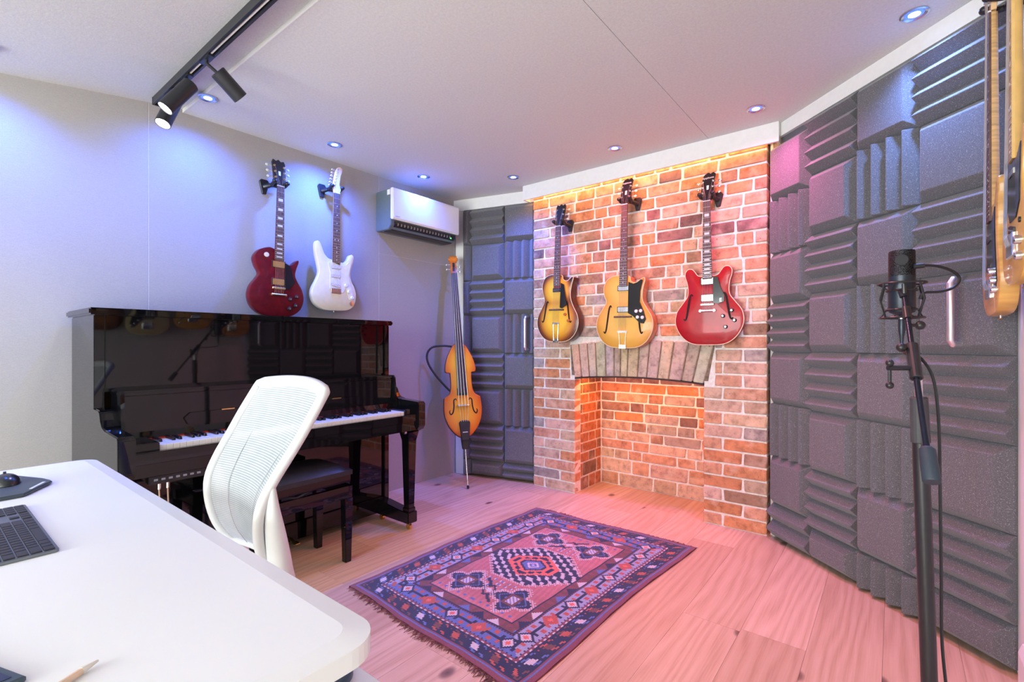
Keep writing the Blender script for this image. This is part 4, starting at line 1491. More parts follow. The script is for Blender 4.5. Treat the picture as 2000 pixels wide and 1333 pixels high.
        W(km, 'tuner_key', S.get('key_mat', hw), tn, smooth=True)
    # pickups
    for y, w, h, style, rot_ in S['pickups']:
        zb = D + S.get('dome', 0)
        pm = MB().box(-w / 2, w / 2, -h / 2, h / 2, 0.0, 0.006).mesh('pickup', bevel=0.002, segs=2)
        cover = {'gold': M_GOLD, 'nickel': M_NICKEL, 'cream': M_CREAM, 'black': M_BLACK, 'white': M_GUARDW}[style]
        po = mesh_obj('pickup', pm, cover, t)
        po.location = (sx, y, zb - 0.0015)
        po.rotation_euler = (0, 0, R(rot_))
        if S.get('rings', True):
            rg = MB().box(-w / 2 - 0.006, w / 2 + 0.006, -h / 2 - 0.004, h / 2 + 0.004, -0.0005, 0.0022).mesh('ring', bevel=0.0008)
            mesh_obj('pickup_ring', rg, S.get('ring_mat', M_CREAM), po)
        if style in ('black', 'cream', 'white'):
            sm = MB()
            for q in range(ns):
                xq = (q - (ns - 1) / 2) * (w * 0.78 / (ns - 1))
                sm.lathe([(0.0001, 0.0006), (0.0024, 0.0006), (0.0024, 0)], (xq, 0, 0.006), (0, 0, 1), 8)
            s_o = sm.build('pole_pieces', hw, po, world=False)
            tag(s_o, 'row of pole pieces', kind='stuff')
    zb = D + S.get('dome', 0)
    bs = S.get('bridge_style', 'bar')
    if bs == 'bar':
        W(MB().box(sx - 0.040, sx + 0.040, yb - 0.006, yb + 0.006, zb - 0.002, zb + 0.013), 'bridge', hw, bevel=0.002)
    elif bs == 'wood':
        W(MB().box(sx - 0.065, sx + 0.065, yb - 0.006, yb + 0.006, zb - 0.003, zb + 0.012), 'bridge', M_ROSEW, bevel=0.002)
    elif bs == 'trem':
        W(MB().box(sx - 0.036, sx + 0.036, yb - 0.028, yb + 0.006, zb - 0.001, zb + 0.006), 'bridge', mat('aged_chrome', (0.45, 0.38, 0.36), 0.3, 1.0), bevel=0.001)
    elif bs == 'plate':
        W(MB().box(sx - 0.042, sx + 0.042, yb - 0.05, yb + 0.012, zb - 0.001, zb + 0.008), 'bridge', hw, bevel=0.002)
    tails = yb - 0.02
    ts = S.get('tail')
    if ts and ts[0] == 'stop':
        tails = ts[1]
        W(MB().tube([(sx - 0.045, tails, zb + 0.010), (sx + 0.045, tails, zb + 0.010)], 0.007, 10).cyl((sx - 0.041, tails, zb - 0.002), (sx - 0.041, tails, zb + 0.014), 0.008, 12).cyl((sx + 0.041, tails, zb - 0.002), (sx + 0.041, tails, zb + 0.014), 0.008, 12), 'tailpiece', hw, smooth=True)
    elif ts and ts[0] == 'trapeze':
        tails = ts[1]
        wt, wb_ = ts[2], ts[3]
        tm = MB().box(sx - wt, sx + wt, tails - 0.007, tails + 0.007, zb + 0.004, zb + 0.011)
        for s in (-1, 1):
            tm.tube([(sx + s * wt * 0.72, tails, zb + 0.007), (sx + s * wb_, 0.012, zb + 0.004), (sx + s * wb_, -0.003, D - 0.012)], ts[4], 8)
        tm.box(sx - wb_ - 0.006, sx + wb_ + 0.006, -0.005, 0.022, D - 0.02, zb + 0.005)
        W(tm, 'tailpiece', hw, smooth=True)
    # strings
    for q in range(ns):
        c_ = (q - (ns - 1) / 2) / (ns - 1)
        x0, x1 = sx + c_ * S.get('spread', 0.051), sx + c_ * wn * 0.82
        pts = [(x0, tails, zb + 0.010), (x0, yb, zb + 0.0145), (x1, yn + 0.002, zf + 0.0025)]
        if q < len(posts):
            pts.append(posts[q])
        W(MB().tube(pts, S.get('string_r', 0.00065), 5), 'string', M_STRING)
    kz = zb
    for x, y in S.get('knobs', ()):
        kn = W(MB().lathe([(0.0115, -0.001), (0.011, 0.012), (0.009, 0.014), (0.0001, 0.014)], (x, y, kz), (0, 0, 1), 18), 'knob', S.get('knob_mat', M_BLACK), smooth=True)
        if S.get('knob_top'):
            W(MB().lathe([(0.0052, 0.0138), (0.0052, 0.0148), (0.0001, 0.0148)], (x, y, kz), (0, 0, 1), 14), 'knob_cap', S['knob_top'], kn)
    if S.get('guard'):
        gz = zb + S.get('guard_z', 0.0)
        g_ = S['guard']
        gp = W(MB().prism(smooth_closed(g_, 3) if S.get('guard_smooth') else g_, gz, gz + 0.003), 'pickguard', S.get('guard_mat', M_GUARDB), bevel=0.0007)
        if S.get('guard_logo'):
            gx, gy = S['guard_logo']
            me = text_mesh('E', 0.030)
            me.transform(Matrix.Translation((gx, gy, gz + 0.0033)))
            mesh_obj('emblem', me, M_NICKEL, gp)
    if S.get('fholes'):
        for s in (-1, 1):
            fx, fy, fl, lean = S['fholes']
            pts = smooth_open([(s * (fx - 0.012 + lean), fy + fl * 0.42), (s * (fx - 0.002 + lean), fy + fl * 0.5), (s * (fx + 0.004 + lean * 0.6), fy + fl * 0.36), (s * fx, fy), (s * (fx - 0.004 - lean * 0.6), fy - fl * 0.36), (s * (fx + 0.004 - lean), fy - fl * 0.5), (s * (fx + 0.014 - lean), fy - fl * 0.42)] if False else
                              [(s * (fx - 0.028), fy + fl * 0.44), (s * (fx - 0.020), fy + fl * 0.5), (s * (fx - 0.010), fy + fl * 0.38), (s * fx, fy), (s * (fx + 0.010), fy - fl * 0.38), (s * (fx + 0.020), fy - fl * 0.5), (s * (fx + 0.028), fy - fl * 0.44)], 4)
            pts = [(p[0], p[1], zb + 0.0004) for p in [tuple(q) for q in pts]]
            n__ = len(pts)
            rad = [0.0028 + 0.0035 * math.sin(PI * q / (n__ - 1)) for q in range(n__)]
            rad[0] = rad[-1] = 0.005
            W(MB().tube(pts, rad, 8, flat=0.12), 'f_hole', mat('f_hole_dark', (0.015, 0.01, 0.008), 0.9), smooth=True)
    for x, y, r, mt in S.get('dots', ()):
        W(MB().lathe([(r, -0.001), (r, 0.004), (0.0001, 0.005)], (x, y, kz), (0, 0, 1), 14), 'switch_plate', mt)
    W(MB().lathe([(0.004, 0.0), (0.003, 0.008), (0.007, 0.012), (0.0001, 0.014)], (0, 0.001, D / 2), (0, -1, 0), 12), 'strap_pin', hw, smooth=True)
    return t


def hanger(label, wall, pos, reach, neck_w, group='guitar wall hangers', plate_side=0.0):
    """pos: point on the wall behind the yoke; reach: distance from the wall to the neck"""
    rot = (Matrix.Rotation(FACING[wall], 3, 'Z') @ Matrix.Rotation(R(90), 3, 'X')).to_euler()
    t = thing('guitar_hanger', label, 'hanger', pos, rot, group)
    W = lambda m, n, **kw: m.build(n, M_BLACK, t, world=False, **kw)
    ps = plate_side
    W(MB().prism([(ps - 0.030, 0.02), (ps - 0.012, -0.055), (ps + 0.012, -0.055), (ps + 0.030, 0.02), (ps + 0.02, 0.035), (ps - 0.02, 0.035)], 0.0, 0.014), 'wall_plate', bevel=0.003)
    W(MB().tube([(ps, -0.01, 0.012), (ps * 0.6, -0.002, reach * 0.55), (0, 0.0, reach - 0.028)], [0.016, 0.013, 0.011], 10), 'arm', smooth=True)
    w = neck_w / 2 + 0.016
    W(MB().tube(smooth_open([(-w, 0.010, reach + 0.020), (-w, 0.0, reach - 0.005), (-w * 0.8, -0.002, reach - 0.030), (0, -0.003, reach - 0.034), (w * 0.8, -0.002, reach - 0.030), (w, 0.0, reach - 0.005), (w, 0.010, reach + 0.020)], 3), 0.0105, 10), 'yoke', smooth=True)
    for s in (-1, 1):
        W(MB().ball((s * w, 0.012, reach + 0.022), (0.015, 0.013, 0.013), 12, 8), 'prong_tip', smooth=True)
    return t


def three_a_side(y0=0.052, dy=0.037, w0=0.028, dw=0.001):
    return [(-w0 - dw * i, y0 + dy * i, -1) for i in range(3)] + [(w0 + dw * i, y0 + dy * i, 1) for i in (2, 1, 0)]


HEAD_OPEN = [(-0.021, 0), (0.021, 0), (0.036, 0.035), (0.040, 0.150), (0.033, 0.168), (0.015, 0.160), (0.0, 0.172), (-0.015, 0.160), (-0.033, 0.168), (-0.040, 0.150), (-0.036, 0.035)]
HEAD_CLIP = [(-0.021, 0), (0.021, 0), (0.039, 0.040), (0.034, 0.120), (0.043, 0.170), (0.030, 0.182), (0.012, 0.176), (0.0, 0.184), (-0.020, 0.176), (-0.034, 0.160), (-0.036, 0.120), (-0.039, 0.040)]
HEAD_SIX = [(-0.021, 0), (0.021, 0), (0.030, 0.022), (0.027, 0.040), (0.020, 0.060), (0.028, 0.120), (0.040, 0.150), (0.041, 0.172), (0.026, 0.182), (0.008, 0.174), (-0.010, 0.140), (-0.028, 0.045)]
SIX_T = [(-0.019 + 0.0046 * i, 0.046 + 0.0225 * i, -1) for i in range(6)]

# single-cutaway solid body, deep wine red
LP = dict(outline=[(0, 0), (.085, .008), (.142, .048), (.166, .110), (.156, .172), (.124, .226), (.108, .262), (.113, .300), (.128, .345), (.126, .362), (.112, .354), (.088, .330), (.060, .322), (.034, .338), (.03, .385),
                   (-.03, .412), (-.062, .415), (-.112, .392), (-.140, .345), (-.128, .296), (-.108, .255), (-.124, .222), (-.156, .172), (-.166, .110), (-.142, .048), (-.085, .008)],
          depth=0.05, mat=lacquer('wine_red', (0.13, 0.003, 0.010), 0.3), rim=0.003, dome=0.006, lift=0.008, nut=0.795, board_end=0.345, bridge=0.172, neck=M_MAHOG, board=M_ROSEW, inlay='block',
          head=HEAD_OPEN, head_mat=M_HEADBLK, tuners=three_a_side(), key_mat=mat('pale_green_pearl', (0.62, 0.62, 0.40), 0.3), hard=M_GOLD, head_inlay=0.085,
          pickups=[(0.318, 0.070, 0.036, 'gold', 0), (0.211, 0.070, 0.036, 'gold', 0)], ring_mat=M_BLACK, tail=('stop', 0.132),
          knobs=[(.072, .112), (.113, .130), (.107, .074), (.069, .052)], knob_mat=M_BLACK, knob_top=M_NICKEL,
          guard=[(.036, .170), (.060, .168), (.100, .215), (.082, .275), (.066, .318), (.042, .330), (.036, .330)], guard_z=0.004, dots=[(-.075, .367, .014, M_CREAM)])
guitar('electric_guitar', 'wine red single cutaway guitar with gold hardware above the piano', (-3.005, 1.422, 1.303), 'left', 1.2, LP, group='wall hung guitars')
hanger('black wall hanger holding the wine red guitar', 'left', (-3.05, 1.438, 2.112), 0.090, 0.045, plate_side=-0.055)

# double-cutaway solid body, cream white
ST = dict(outline=[(0, 0.002), (.090, .010), (.142, .046), (.160, .108), (.150, .165), (.124, .212), (.113, .254), (.121, .305), (.136, .352), (.139, .386), (.124, .400), (.104, .388), (.088, .356), (.062, .336), (.030, .338),
                   (-.030, .346), (-.055, .352), (-.082, .378), (-.100, .418), (-.116, .450), (-.136, .452), (-.146, .424), (-.140, .362), (-.126, .304), (-.118, .252), (-.136, .198), (-.164, .140), (-.168, .088), (-.140, .034), (-.080, .004)],
          depth=0.044, mat=lacquer('cream_white', (0.80, 0.74, 0.60), 0.04), rim=0.009, nut=0.794, board_end=0.325, bridge=0.146, neck=M_MAPLE, board=M_ROSEW, inlay='dot', nut_w=0.042, end_w=0.056,
          head=HEAD_SIX, head_smooth=False, head_mat=mat('pale_maple', (0.80, 0.56, 0.38), 0.3, coat=0.4), head_angle=1, tuners=SIX_T, tuner_reach=0.022, hard=M_NICKEL,
          pickups=[(0.293, 0.070, 0.018, 'white', 0), (0.234, 0.070, 0.018, 'white', 0), (0.172, 0.070, 0.018, 'white', -12)], rings=False, bridge_style='trem',
          knobs=[(.072, .180), (.096, .140), (.122, .100)], knob_mat=M_GUARDW,
          guard=[(-.045, .150), (.050, .125), (.078, .160), (.100, .085), (.130, .080), (.128, .130), (.104, .205), (.096, .252), (.112, .330), (.095, .345), (.070, .318), (.030, .312), (-.030, .330), (-.060, .322), (-.045, .260)], guard_mat=M_GUARDW, guard_z=-0.0005,
          dots=[(.122, .060, .018, M_NICKEL)])
guitar('electric_guitar', 'cream white double cutaway guitar above the piano', (-2.995, 1.812, 1.357), 'left', 0.6, ST, group='wall hung guitars')
hanger('black wall hanger holding the cream white guitar', 'left', (-3.05, 1.820, 2.183), 0.085, 0.044, plate_side=-0.055)

# hollow-body archtop, brown sunburst, on the brick
SB = dict(outline=[(0, 0), (.090, .010), (.150, .055), (.181, .125), (.174, .195), (.138, .262), (.116, .312), (.110, .360), (.118, .420), (.130, .462), (.131, .480), (.116, .480), (.094, .462), (.068, .455), (.044, .468), (.032, .498),
                   (-.032, .505), (-.070, .506), (-.118, .484), (-.142, .430), (-.135, .370), (-.118, .312), (-.138, .262), (-.174, .195), (-.181, .125), (-.150, .055), (-.090, .010)],
          depth=0.085, rim=0.003, dome=0.010, mat=burst('brown_sunburst', [(0, .165, .185, .195), (-.01, .385, .145, .14)], [(0.38, (0.86, 0.52, 0.05)), (0.64, (0.70, 0.32, 0.03)), (0.84, (0.24, 0.065, 0.02)), (0.98, (0.045, 0.015, 0.012))]),
          side=lacquer('dark_walnut_side', (0.07, 0.02, 0.014), 0.2), bind=M_BIND, lift=0.010, nut=0.862, board_end=0.420, bridge=0.240, neck=M_MAHOG, board=M_ROSEW, inlay='dot',
          head=HEAD_OPEN, head_mat=M_HEADBLK, tuners=three_a_side(), key_mat=M_CREAM, pickups=[(0.388, 0.075, 0.030, 'black', 0)], rings=False, bridge_style='wood', tail=('trapeze', 0.137, 0.030, 0.018, 0.0042),
          knobs=[(.078, .205), (.108, .158)], knob_mat=mat('amber_knob', (0.45, 0.16, 0.03), 0.2), fholes=(0.103, 0.225, 0.155, 0.0),
          guard=[(.034, .255), (.052, .250), (.096, .275), (.082, .340), (.066, .425), (.038, .440)], guard_z=0.010, string_r=0.0006)
guitar('archtop_guitar', 'brown sunburst hollow body guitar on the brick wall', (-1.998, BY - 0.018, 1.153), 'back', 1.6, SB, group='wall hung guitars')
hanger('black wall hanger holding the sunburst guitar', 'back', (-1.972, BY, 2.045), 0.104, 0.045, plate_side=0.035)

# large blond archtop
NA_ = dict(outline=[(0, 0), (.100, .008), (.168, .052), (.206, .130), (.200, .205), (.160, .272), (.134, .318), (.130, .362), (.136, .412), (.146, .452), (.143, .470), (.126, .468), (.100, .450), (.072, .443), (.046, .456), (.034, .488),
                    (-.034, .495), (-.078, .497), (-.130, .472), (-.156, .418), (-.150, .362), (-.134, .318), (-.160, .272), (-.200, .205), (-.206, .130), (-.168, .052), (-.100, .008)],
           depth=0.080, rim=0.003, dome=0.012, mat=burst('blond_archtop', [(0, .165, .21, .20), (-.005, .385, .16, .14)], [(0.45, (0.80, 0.48, 0.10)), (0.85, (0.72, 0.36, 0.06)), (1.0, (0.58, 0.24, 0.04))]),
           side=lacquer('amber_side', (0.55, 0.20, 0.07), 0.12, (6, 60, 6)), bind=M_BIND, lift=0.010, nut=0.974, board_end=0.418, bridge=0.212, neck=M_MAHOG, board=M_ROSEW, inlay='dot',
           head=HEAD_CLIP, head_mat=M_HEADBLK, tuners=three_a_side(), key_mat=M_CREAM, pickups=[(0.408, 0.078, 0.030, 'nickel', 0), (0.262, 0.078, 0.032, 'nickel', 0)], ring_mat=M_BLACK, bridge_style='wood',
           tail=('trapeze', 0.110, 0.036, 0.020, 0.0018), logo=('Epiphone', 0.017, 0.150), head_inlay=0.085,
           guard=[(.036, .238), (.075, .215), (.120, .170), (.150, .165), (.165, .195), (.148, .250), (.118, .310), (.122, .385), (.138, .455), (.124, .460), (.100, .442), (.072, .434), (.044, .445), (.036, .450)], guard_z=0.001,
           knobs=[(.098, .248), (.130, .250), (.108, .208), (.142, .206)], knob_mat=M_PEARL, fholes=(0.115, 0.195, 0.19, 0.0), string_r=0.0006)
guitar('archtop_guitar', 'large blond hollow body guitar with black pickguard on the brick', (-1.459, BY - 0.018, 1.109), 'back', 1.1, NA_, group='wall hung guitars')
hanger('black wall hanger holding the blond guitar', 'back', (-1.439, BY, 2.112), 0.104, 0.045, plate_side=0.045)

# thinline double-cutaway, cherry red
half = [(.100, .008), (.166, .056), (.202, .132), (.194, .205), (.155, .262), (.128, .300), (.121, .340), (.127, .390), (.138, .425), (.138, .455), (.122, .475), (.098, .475), (.080, .457), (.062, .433), (.034, .424)]
ES = dict(outline=[(0, 0)] + half + [(-x, y) for x, y in reversed(half)], depth=0.046, rim=0.003, dome=0.010, mat=lacquer('cherry_red', (0.36, 0.006, 0.014), 0.12), bind=M_BIND, lift=0.009,
          nut=0.883, board_end=0.405, bridge=0.248, neck=M_MAHOG, board=M_ROSEW, inlay='block', head=HEAD_CLIP, head_mat=M_HEADBLK, tuners=three_a_side(), logo=('Epiphone', 0.018, 0.148), head_inlay=0.090,
          pickups=[(0.393, 0.072, 0.038, 'nickel', 0), (0.289, 0.072, 0.038, 'nickel', 0)], ring_mat=M_BLACK, tail=('stop', 0.210), knobs=[(.090, .174), (.140, .206), (.155, .146), (.105, .108)], knob_mat=M_BLACK, knob_top=M_NICKEL,
          guard=[(.034, .255), (.066, .250), (.098, .262), (.100, .300), (.078, .352), (.062, .415), (.034, .415)], guard_z=0.006, guard_logo=(0.078, 0.262), fholes=(0.118, 0.235, 0.16, 0.0), string_r=0.0006)
guitar('semi_hollow_guitar', 'cherry red double cutaway semi hollow guitar on the brick', (-0.903, BY - 0.03, 1.130), 'back', -0.3, ES, group='wall hung guitars')
hanger('black wall hanger holding the cherry red guitar', 'back', (-0.908, BY, 2.045), 0.085, 0.045, plate_side=0.045)

# guitars on the right wall, seen edge on
scale_ = lambda o, f: [(x * f, y * f) for x, y in o]
BASS_T = [(-0.022 + 0.006 * i, 0.05 + 0.042 * i, -1) for i in range(4)]
HEAD_BASS = [(-0.024, 0), (0.024, 0), (0.030, 0.03), (0.022, 0.06), (0.030, 0.15), (0.040, 0.175), (0.030, 0.195), (0.008, 0.185), (-0.034, 0.045)]
BA = dict(outline=scale_(ST['outline'], 1.04), depth=0.046, rim=0.008, mat=lacquer('natural_ash', (0.62, 0.34, 0.10), 0.22, (8, 60, 8)), nut=0.965, board_end=0.300, bridge=0.105, neck=lacquer('flamed_maple', (0.66, 0.40, 0.16), 0.25, (8, 120, 8)), board=M_ROSEW,
          nut_w=0.042, end_w=0.062, strings=4, string_r=0.0012, inlay='dot', head=HEAD_BASS, head_mat=M_MAPLE, head_angle=2, tuners=BASS_T, tuner_reach=0.04, spread=0.058, joint=0.36,
          pickups=[(0.245, 0.095, 0.022, 'black', 0), (0.155, 0.095, 0.022, 'black', 0)], rings=False, bridge_style='plate', guard=[(-.05, .30), (-.06, .16), (.04, .135), (.10, .07), (.135, .10), (.11, .20), (.10, .26), (.10, .33), (.05, .30)], guard_z=-0.0005,
          knobs=[(.070, .135), (.098, .105), (.122, .075)], knob_mat=M_NICKEL)
guitar('bass_guitar', 'natural wood bass guitar with black plate hanging beside the foam wall', (0.285, 2.165, 1.222), 'right', 0.0, BA, group='wall hung guitars')
hanger('black wall hanger holding the natural wood bass', 'right', (0.33, 2.165, 2.215), 0.080, 0.044)
TEL = dict(outline=[(0, 0), (.090, .008), (.140, .040), (.160, .105), (.152, .165), (.124, .215), (.112, .255), (.118, .300), (.136, .345), (.134, .372), (.116, .376), (.094, .348), (.066, .330), (.030, .335),
                    (-.030, .392), (-.070, .398), (-.118, .380), (-.138, .335), (-.128, .292), (-.112, .250), (-.126, .210), (-.154, .160), (-.160, .105), (-.140, .040), (-.090, .008)],
           depth=0.044, rim=0.004, mat=lacquer('butterscotch', (0.74, 0.42, 0.10), 0.10, (8, 50, 8)), nut=0.780, board_end=0.322, bridge=0.120, neck=lacquer('amber_maple', (0.74, 0.46, 0.15), 0.08), board=mat('maple_board', (0.70, 0.45, 0.16), 0.3, coat=0.4),
           inlay='dot', head=HEAD_SIX, head_mat=M_MAPLE, head_angle=1, tuners=SIX_T, tuner_reach=0.022, pickups=[(0.290, 0.068, 0.018, 'nickel', 0), (0.140, 0.075, 0.022, 'black', -12)], rings=False, bridge_style='plate',
           knobs=[(.105, .100), (.115, .060)], knob_mat=M_NICKEL, dots=[(.098, .150, .007, M_BLACK)], guard=[(-.07, .34), (-.06, .20), (-.03, .165), (.05, .165), (.095, .20), (.098, .25), (.106, .31), (.11, .34), (.06, .315), (-.03, .335)], guard_z=-0.0005)
guitar('electric_guitar', 'butterscotch guitar hanging at the right edge of the photo', (0.285, 1.800, 1.288), 'right', 0.0, TEL, group='wall hung guitars')
hanger('black wall hanger holding the butterscotch guitar', 'right', (0.33, 1.800, 2.096), 0.080, 0.044)
BC = dict(BA)
BC.update(mat=lacquer('cream_bass', (0.74, 0.68, 0.34), 0.04))
guitar('bass_guitar', 'cream bass guitar seen mirrored in the piano lacquer', (0.285, 1.425, 1.222), 'right', 0.0, BC, group='wall hung guitars')
hanger('black wall hanger holding the cream bass', 'right', (0.33, 1.425, 2.215), 0.080, 0.044)
BD = dict(LP)
BD.update(mat=burst('tobacco_burst', [(0, .11, .17, .14), (0, .31, .14, .13)], [(0.3, (0.45, 0.18, 0.03)), (0.7, (0.22, 0.07, 0.015)), (1.0, (0.04, 0.014, 0.01))]))
guitar('electric_guitar', 'tobacco brown guitar mirrored at the left of the piano lacquer', (0.285, 1.080, 1.26), 'right', 0.0, BD, group='wall hung guitars')
hanger('black wall hanger holding the tobacco brown guitar', 'right', (0.33, 1.080, 2.083), 0.083, 0.045)

# ------------------------------------------------------------------ electric upright bass leaning in the corner
b0, b1 = Vector((-2.629, 2.760, 0.0)), Vector((-2.955, 2.912, 1.88))
yl = (b1 - b0).normalized()
zl = Vector((0.80, -0.60, 0))
zl = (zl - yl * zl.dot(yl)).normalized()
xl = yl.cross(zl)
rot = Matrix((xl, yl, zl)).transposed().to_euler()
eb = thing('upright_bass', 'orange sunburst electric upright bass leaning by the corner door', 'upright bass', b0, rot)
EW = lambda m, n, mt, par=None, **kw: m.build(n, mt, par or eb, world=False, **kw)
BO = 0.405
rh = [(.050, .006), (.118, .085), (.150, .190), (.146, .300), (.132, .318), (.098, .345), (.084, .410), (.084, .495), (.090, .512), (.122, .522), (.116, .590), (.086, .672), (.036, .748)]
ol = [(0, 0)] + rh + [(-x, y) for x, y in reversed(rh)]
ol = [(x, y + BO) for x, y in ol]
eb_m = burst('orange_burst', [(0, BO + .20, .155, .20), (0, BO + .45, .10, .22), (0, BO + .58, .125, .17)], [(0.30, (0.84, 0.46, 0.035)), (0.65, (0.80, 0.30, 0.02)), (1.0, (0.62, 0.12, 0.012))])
mesh_obj('body', body_mesh(smooth_closed(ol, 4), 0.035, 0.004, 0.008), eb_m, eb)
mesh_obj('back_shell', body_mesh(smooth_closed([(x * 1.02, (y - BO - 0.37) * 1.015 + BO + 0.37) for x, y in ol], 4), 0.02, 0.003), M_BLACK, eb).location = (0, 0, -0.0205)
NB = []
for y, w, z in ((BO + 0.34, 0.034, 0.050), (1.20, 0.030, 0.048), (1.755, 0.022, 0.040)):
    NB.append([(-w, y, z - 0.008), (-w * 0.7, y, z - 0.03), (0, y, z - 0.038), (w * 0.7, y, z - 0.03), (w, y, z - 0.008), (w * 0.8, y, z + 0.003), (0, y, z + 0.006), (-w * 0.8, y, z + 0.003)])
m = MB()
m.add([p for s in NB[1:] for p in s], [(k_, (k_ + 1) % 8, 8 + (k_ + 1) % 8, 8 + k_) for k_ in range(8)] + [(7, 6, 5, 4, 3, 2, 1, 0), tuple(range(8, 16))])
EW(m, 'neck', lacquer('orange_neck', (0.62, 0.16, 0.03), 0.1), smooth=True)
m = MB()
top = [[(-w, y, z - 0.006), (w, y, z - 0.006), (w, y, z + 0.002), (w * 0.5, y, z + 0.007), (-w * 0.5, y, z + 0.007), (-w, y, z + 0.002)] for y, w, z in ((BO + 0.345, 0.039, 0.056), (1.755, 0.024, 0.044))]
m.add([p for s in top for p in s], [(k_, (k_ + 1) % 6, 6 + (k_ + 1) % 6, 6 + k_) for k_ in range(6)] + [(5, 4, 3, 2, 1, 0), tuple(range(6, 12))])
EW(m, 'fingerboard', mat('dark_rosewood_board', (0.045, 0.03, 0.04), 0.35))
EW(MB().box(-0.042, 0.042, BO + 0.325, BO + 0.385, 0.040, 0.058), 'pickup_block', M_BLACK, bevel=0.003)
EW(MB().prism([(-0.055, 0.043), (0.055, 0.043), (0.048, 0.066), (0.030, 0.074), (-0.030, 0.074), (-0.048, 0.066)], BO + 0.238, BO + 0.250, lambda u, v, w: (u, w, v)), 'bridge', M_CHROME, bevel=0.002)
EW(MB().prism([(-0.030, BO - 0.03), (0.030, BO - 0.03), (0.044, BO + 0.110), (0.030, BO + 0.125), (-0.030, BO + 0.125), (-0.044, BO + 0.110)], 0.030, 0.062), 'tailpiece', M_BLACK, bevel=0.004)
EW(MB().prism([(-0.022, BO - 0.10), (0.022, BO - 0.10), (0.032, BO + 0.012), (-0.032, BO + 0.012)], -0.02, 0.035), 'end_block', M_BLACK, bevel=0.004)
EW(MB().box(-0.02, 0.02, BO + 0.030, BO + 0.036, 0.062, 0.0635), 'maker_mark', M_PEARL)
EW(MB().cyl((0, 0.012, 0.008), (0, BO - 0.09, 0.008), 0.0055, 12), 'end_pin', M_CHROME, smooth=True)
EW(MB().lathe([(0.004, 0.0), (0.010, 0.004), (0.010, 0.022), (0.006, 0.026)], (0, 0.0, 0.008), (0, 1, 0), 12), 'rubber_tip', M_BLACK, smooth=True)
for q in range(4):
    c_ = (q - 1.5) / 3
    EW(MB().tube([(c_ * 0.05, BO + 0.115, 0.062), (c_ * 0.075, BO + 0.244, 0.0755), (c_ * 0.036, 1.756, 0.056), (c_ * 0.02, 1.81, 0.035)], 0.0013, 5), 'string', M_STRING)
for s in (-1, 1):
    pts = smooth_open([(s * 0.050, BO + 0.285), (s * 0.056, BO + 0.300), (s * 0.072, BO + 0.288), (s * 0.074, BO + 0.24), (s * 0.084, BO + 0.195), (s * 0.102, BO + 0.178), (s * 0.112, BO + 0.20), (s * 0.104, BO + 0.212)], 4)
    pts = [(p[0], p[1], 0.0435) for p in [tuple(q) for q in pts]]
    n__ = len(pts)
    EW(MB().tube(pts, [0.0022 + 0.003 * math.sin(PI * q / (n__ - 1)) for q in range(n__)], 8, flat=0.15), 'f_hole', mat('f_hole_dark', (0, 0, 0)), smooth=True)
# scroll head
hdm = MB().prism([(-0.022, 1.755), (0.022, 1.755), (0.026, 1.80), (0.020, 1.862), (-0.020, 1.862), (-0.026, 1.80)], -0.008, 0.030)
head = EW(hdm, 'peg_box', lacquer('orange_scroll', (0.66, 0.17, 0.025), 0.1), bevel=0.004)
EW(MB().box(-0.010, 0.010, 1.775, 1.850, 0.029, 0.031), 'peg_slot', M_BLACK, head)
EW(MB().cyl((-0.030, 1.885, 0.012), (0.030, 1.885, 0.012), 0.030, 24).cyl((-0.038, 1.885, 0.012), (0.038, 1.885, 0.012), 0.014, 16), 'scroll', MATS.get('x') or lacquer('scroll_orange', (0.72, 0.22, 0.03), 0.1), head, smooth=True)
for q in range(4):
    s = -1 if q % 2 else 1
    y = 1.780 + q * 0.021
    EW(MB().cyl((s * 0.018, y, 0.006), (s * 0.050, y, 0.006), 0.004, 8).ball((s * 0.056, y, 0.006), (0.008, 0.011, 0.005), 10, 6), 'tuning_peg', M_NICKEL, head, smooth=True)
EW(MB().tube(smooth_open([(-0.05, BO + 0.735, -0.012), (-0.13, BO + 0.745, -0.015), (-0.215, BO + 0.735, -0.018), (-0.258, BO + 0.68, -0.018), (-0.250, BO + 0.60, -0.018), (-0.195, BO + 0.50, -0.016), (-0.125, BO + 0.41, -0.014), (-0.085, BO + 0.365, -0.012)], 5), 0.0085, 10), 'body_hoop', M_BLACK, smooth=True)

# ------------------------------------------------------------------ microphone stand
mbx, mby = 0.078, 1.768
st = thing('microphone_stand', 'black boom microphone stand in front of the foam wall', 'stand', (mbx, mby, 0))
mtop = Vector((0.050, 1.752, 1.045))
mbase = Vector((mbx, mby, 0.06))
mpt = lambda z: mbase.lerp(mtop, (z - 0.06) / (1.045 - 0.06))
S_ = lambda m, n, mt=M_BLACKM, par=None, **kw: m.build(n, mt, par or st, **kw)
S_(MB().cyl(mpt(0.06), mpt(0.885), 0.0190, 18), 'mast', smooth=True)
S_(MB().cyl(mpt(0.86), mpt(1.045), 0.0095, 16), 'inner_tube', M_CHROME, smooth=True)
S_(MB().cyl(mpt(0.858), mpt(0.985), 0.0225, 18, 0.0200), 'clutch', mat('grey_rubber', (0.05, 0.055, 0.06), 0.6), bevel=0.003)
S_(MB().cyl(mpt(0.05), mpt(0.17), 0.0235, 18), 'leg_collar', smooth=True)
for q in range(3):
    a = R(100 + 120 * q)
    e = (mbx + 0.20 * math.cos(a), mby + 0.20 * math.sin(a))
    lg = S_(MB().tube([mpt(0.14), (e[0], e[1], 0.014)], 0.010, 10), 'leg', smooth=True)
    S_(MB().ball((e[0], e[1], 0.013), (0.016, 0.016, 0.013), 12, 8), 'foot', M_BLACK, lg, smooth=True)
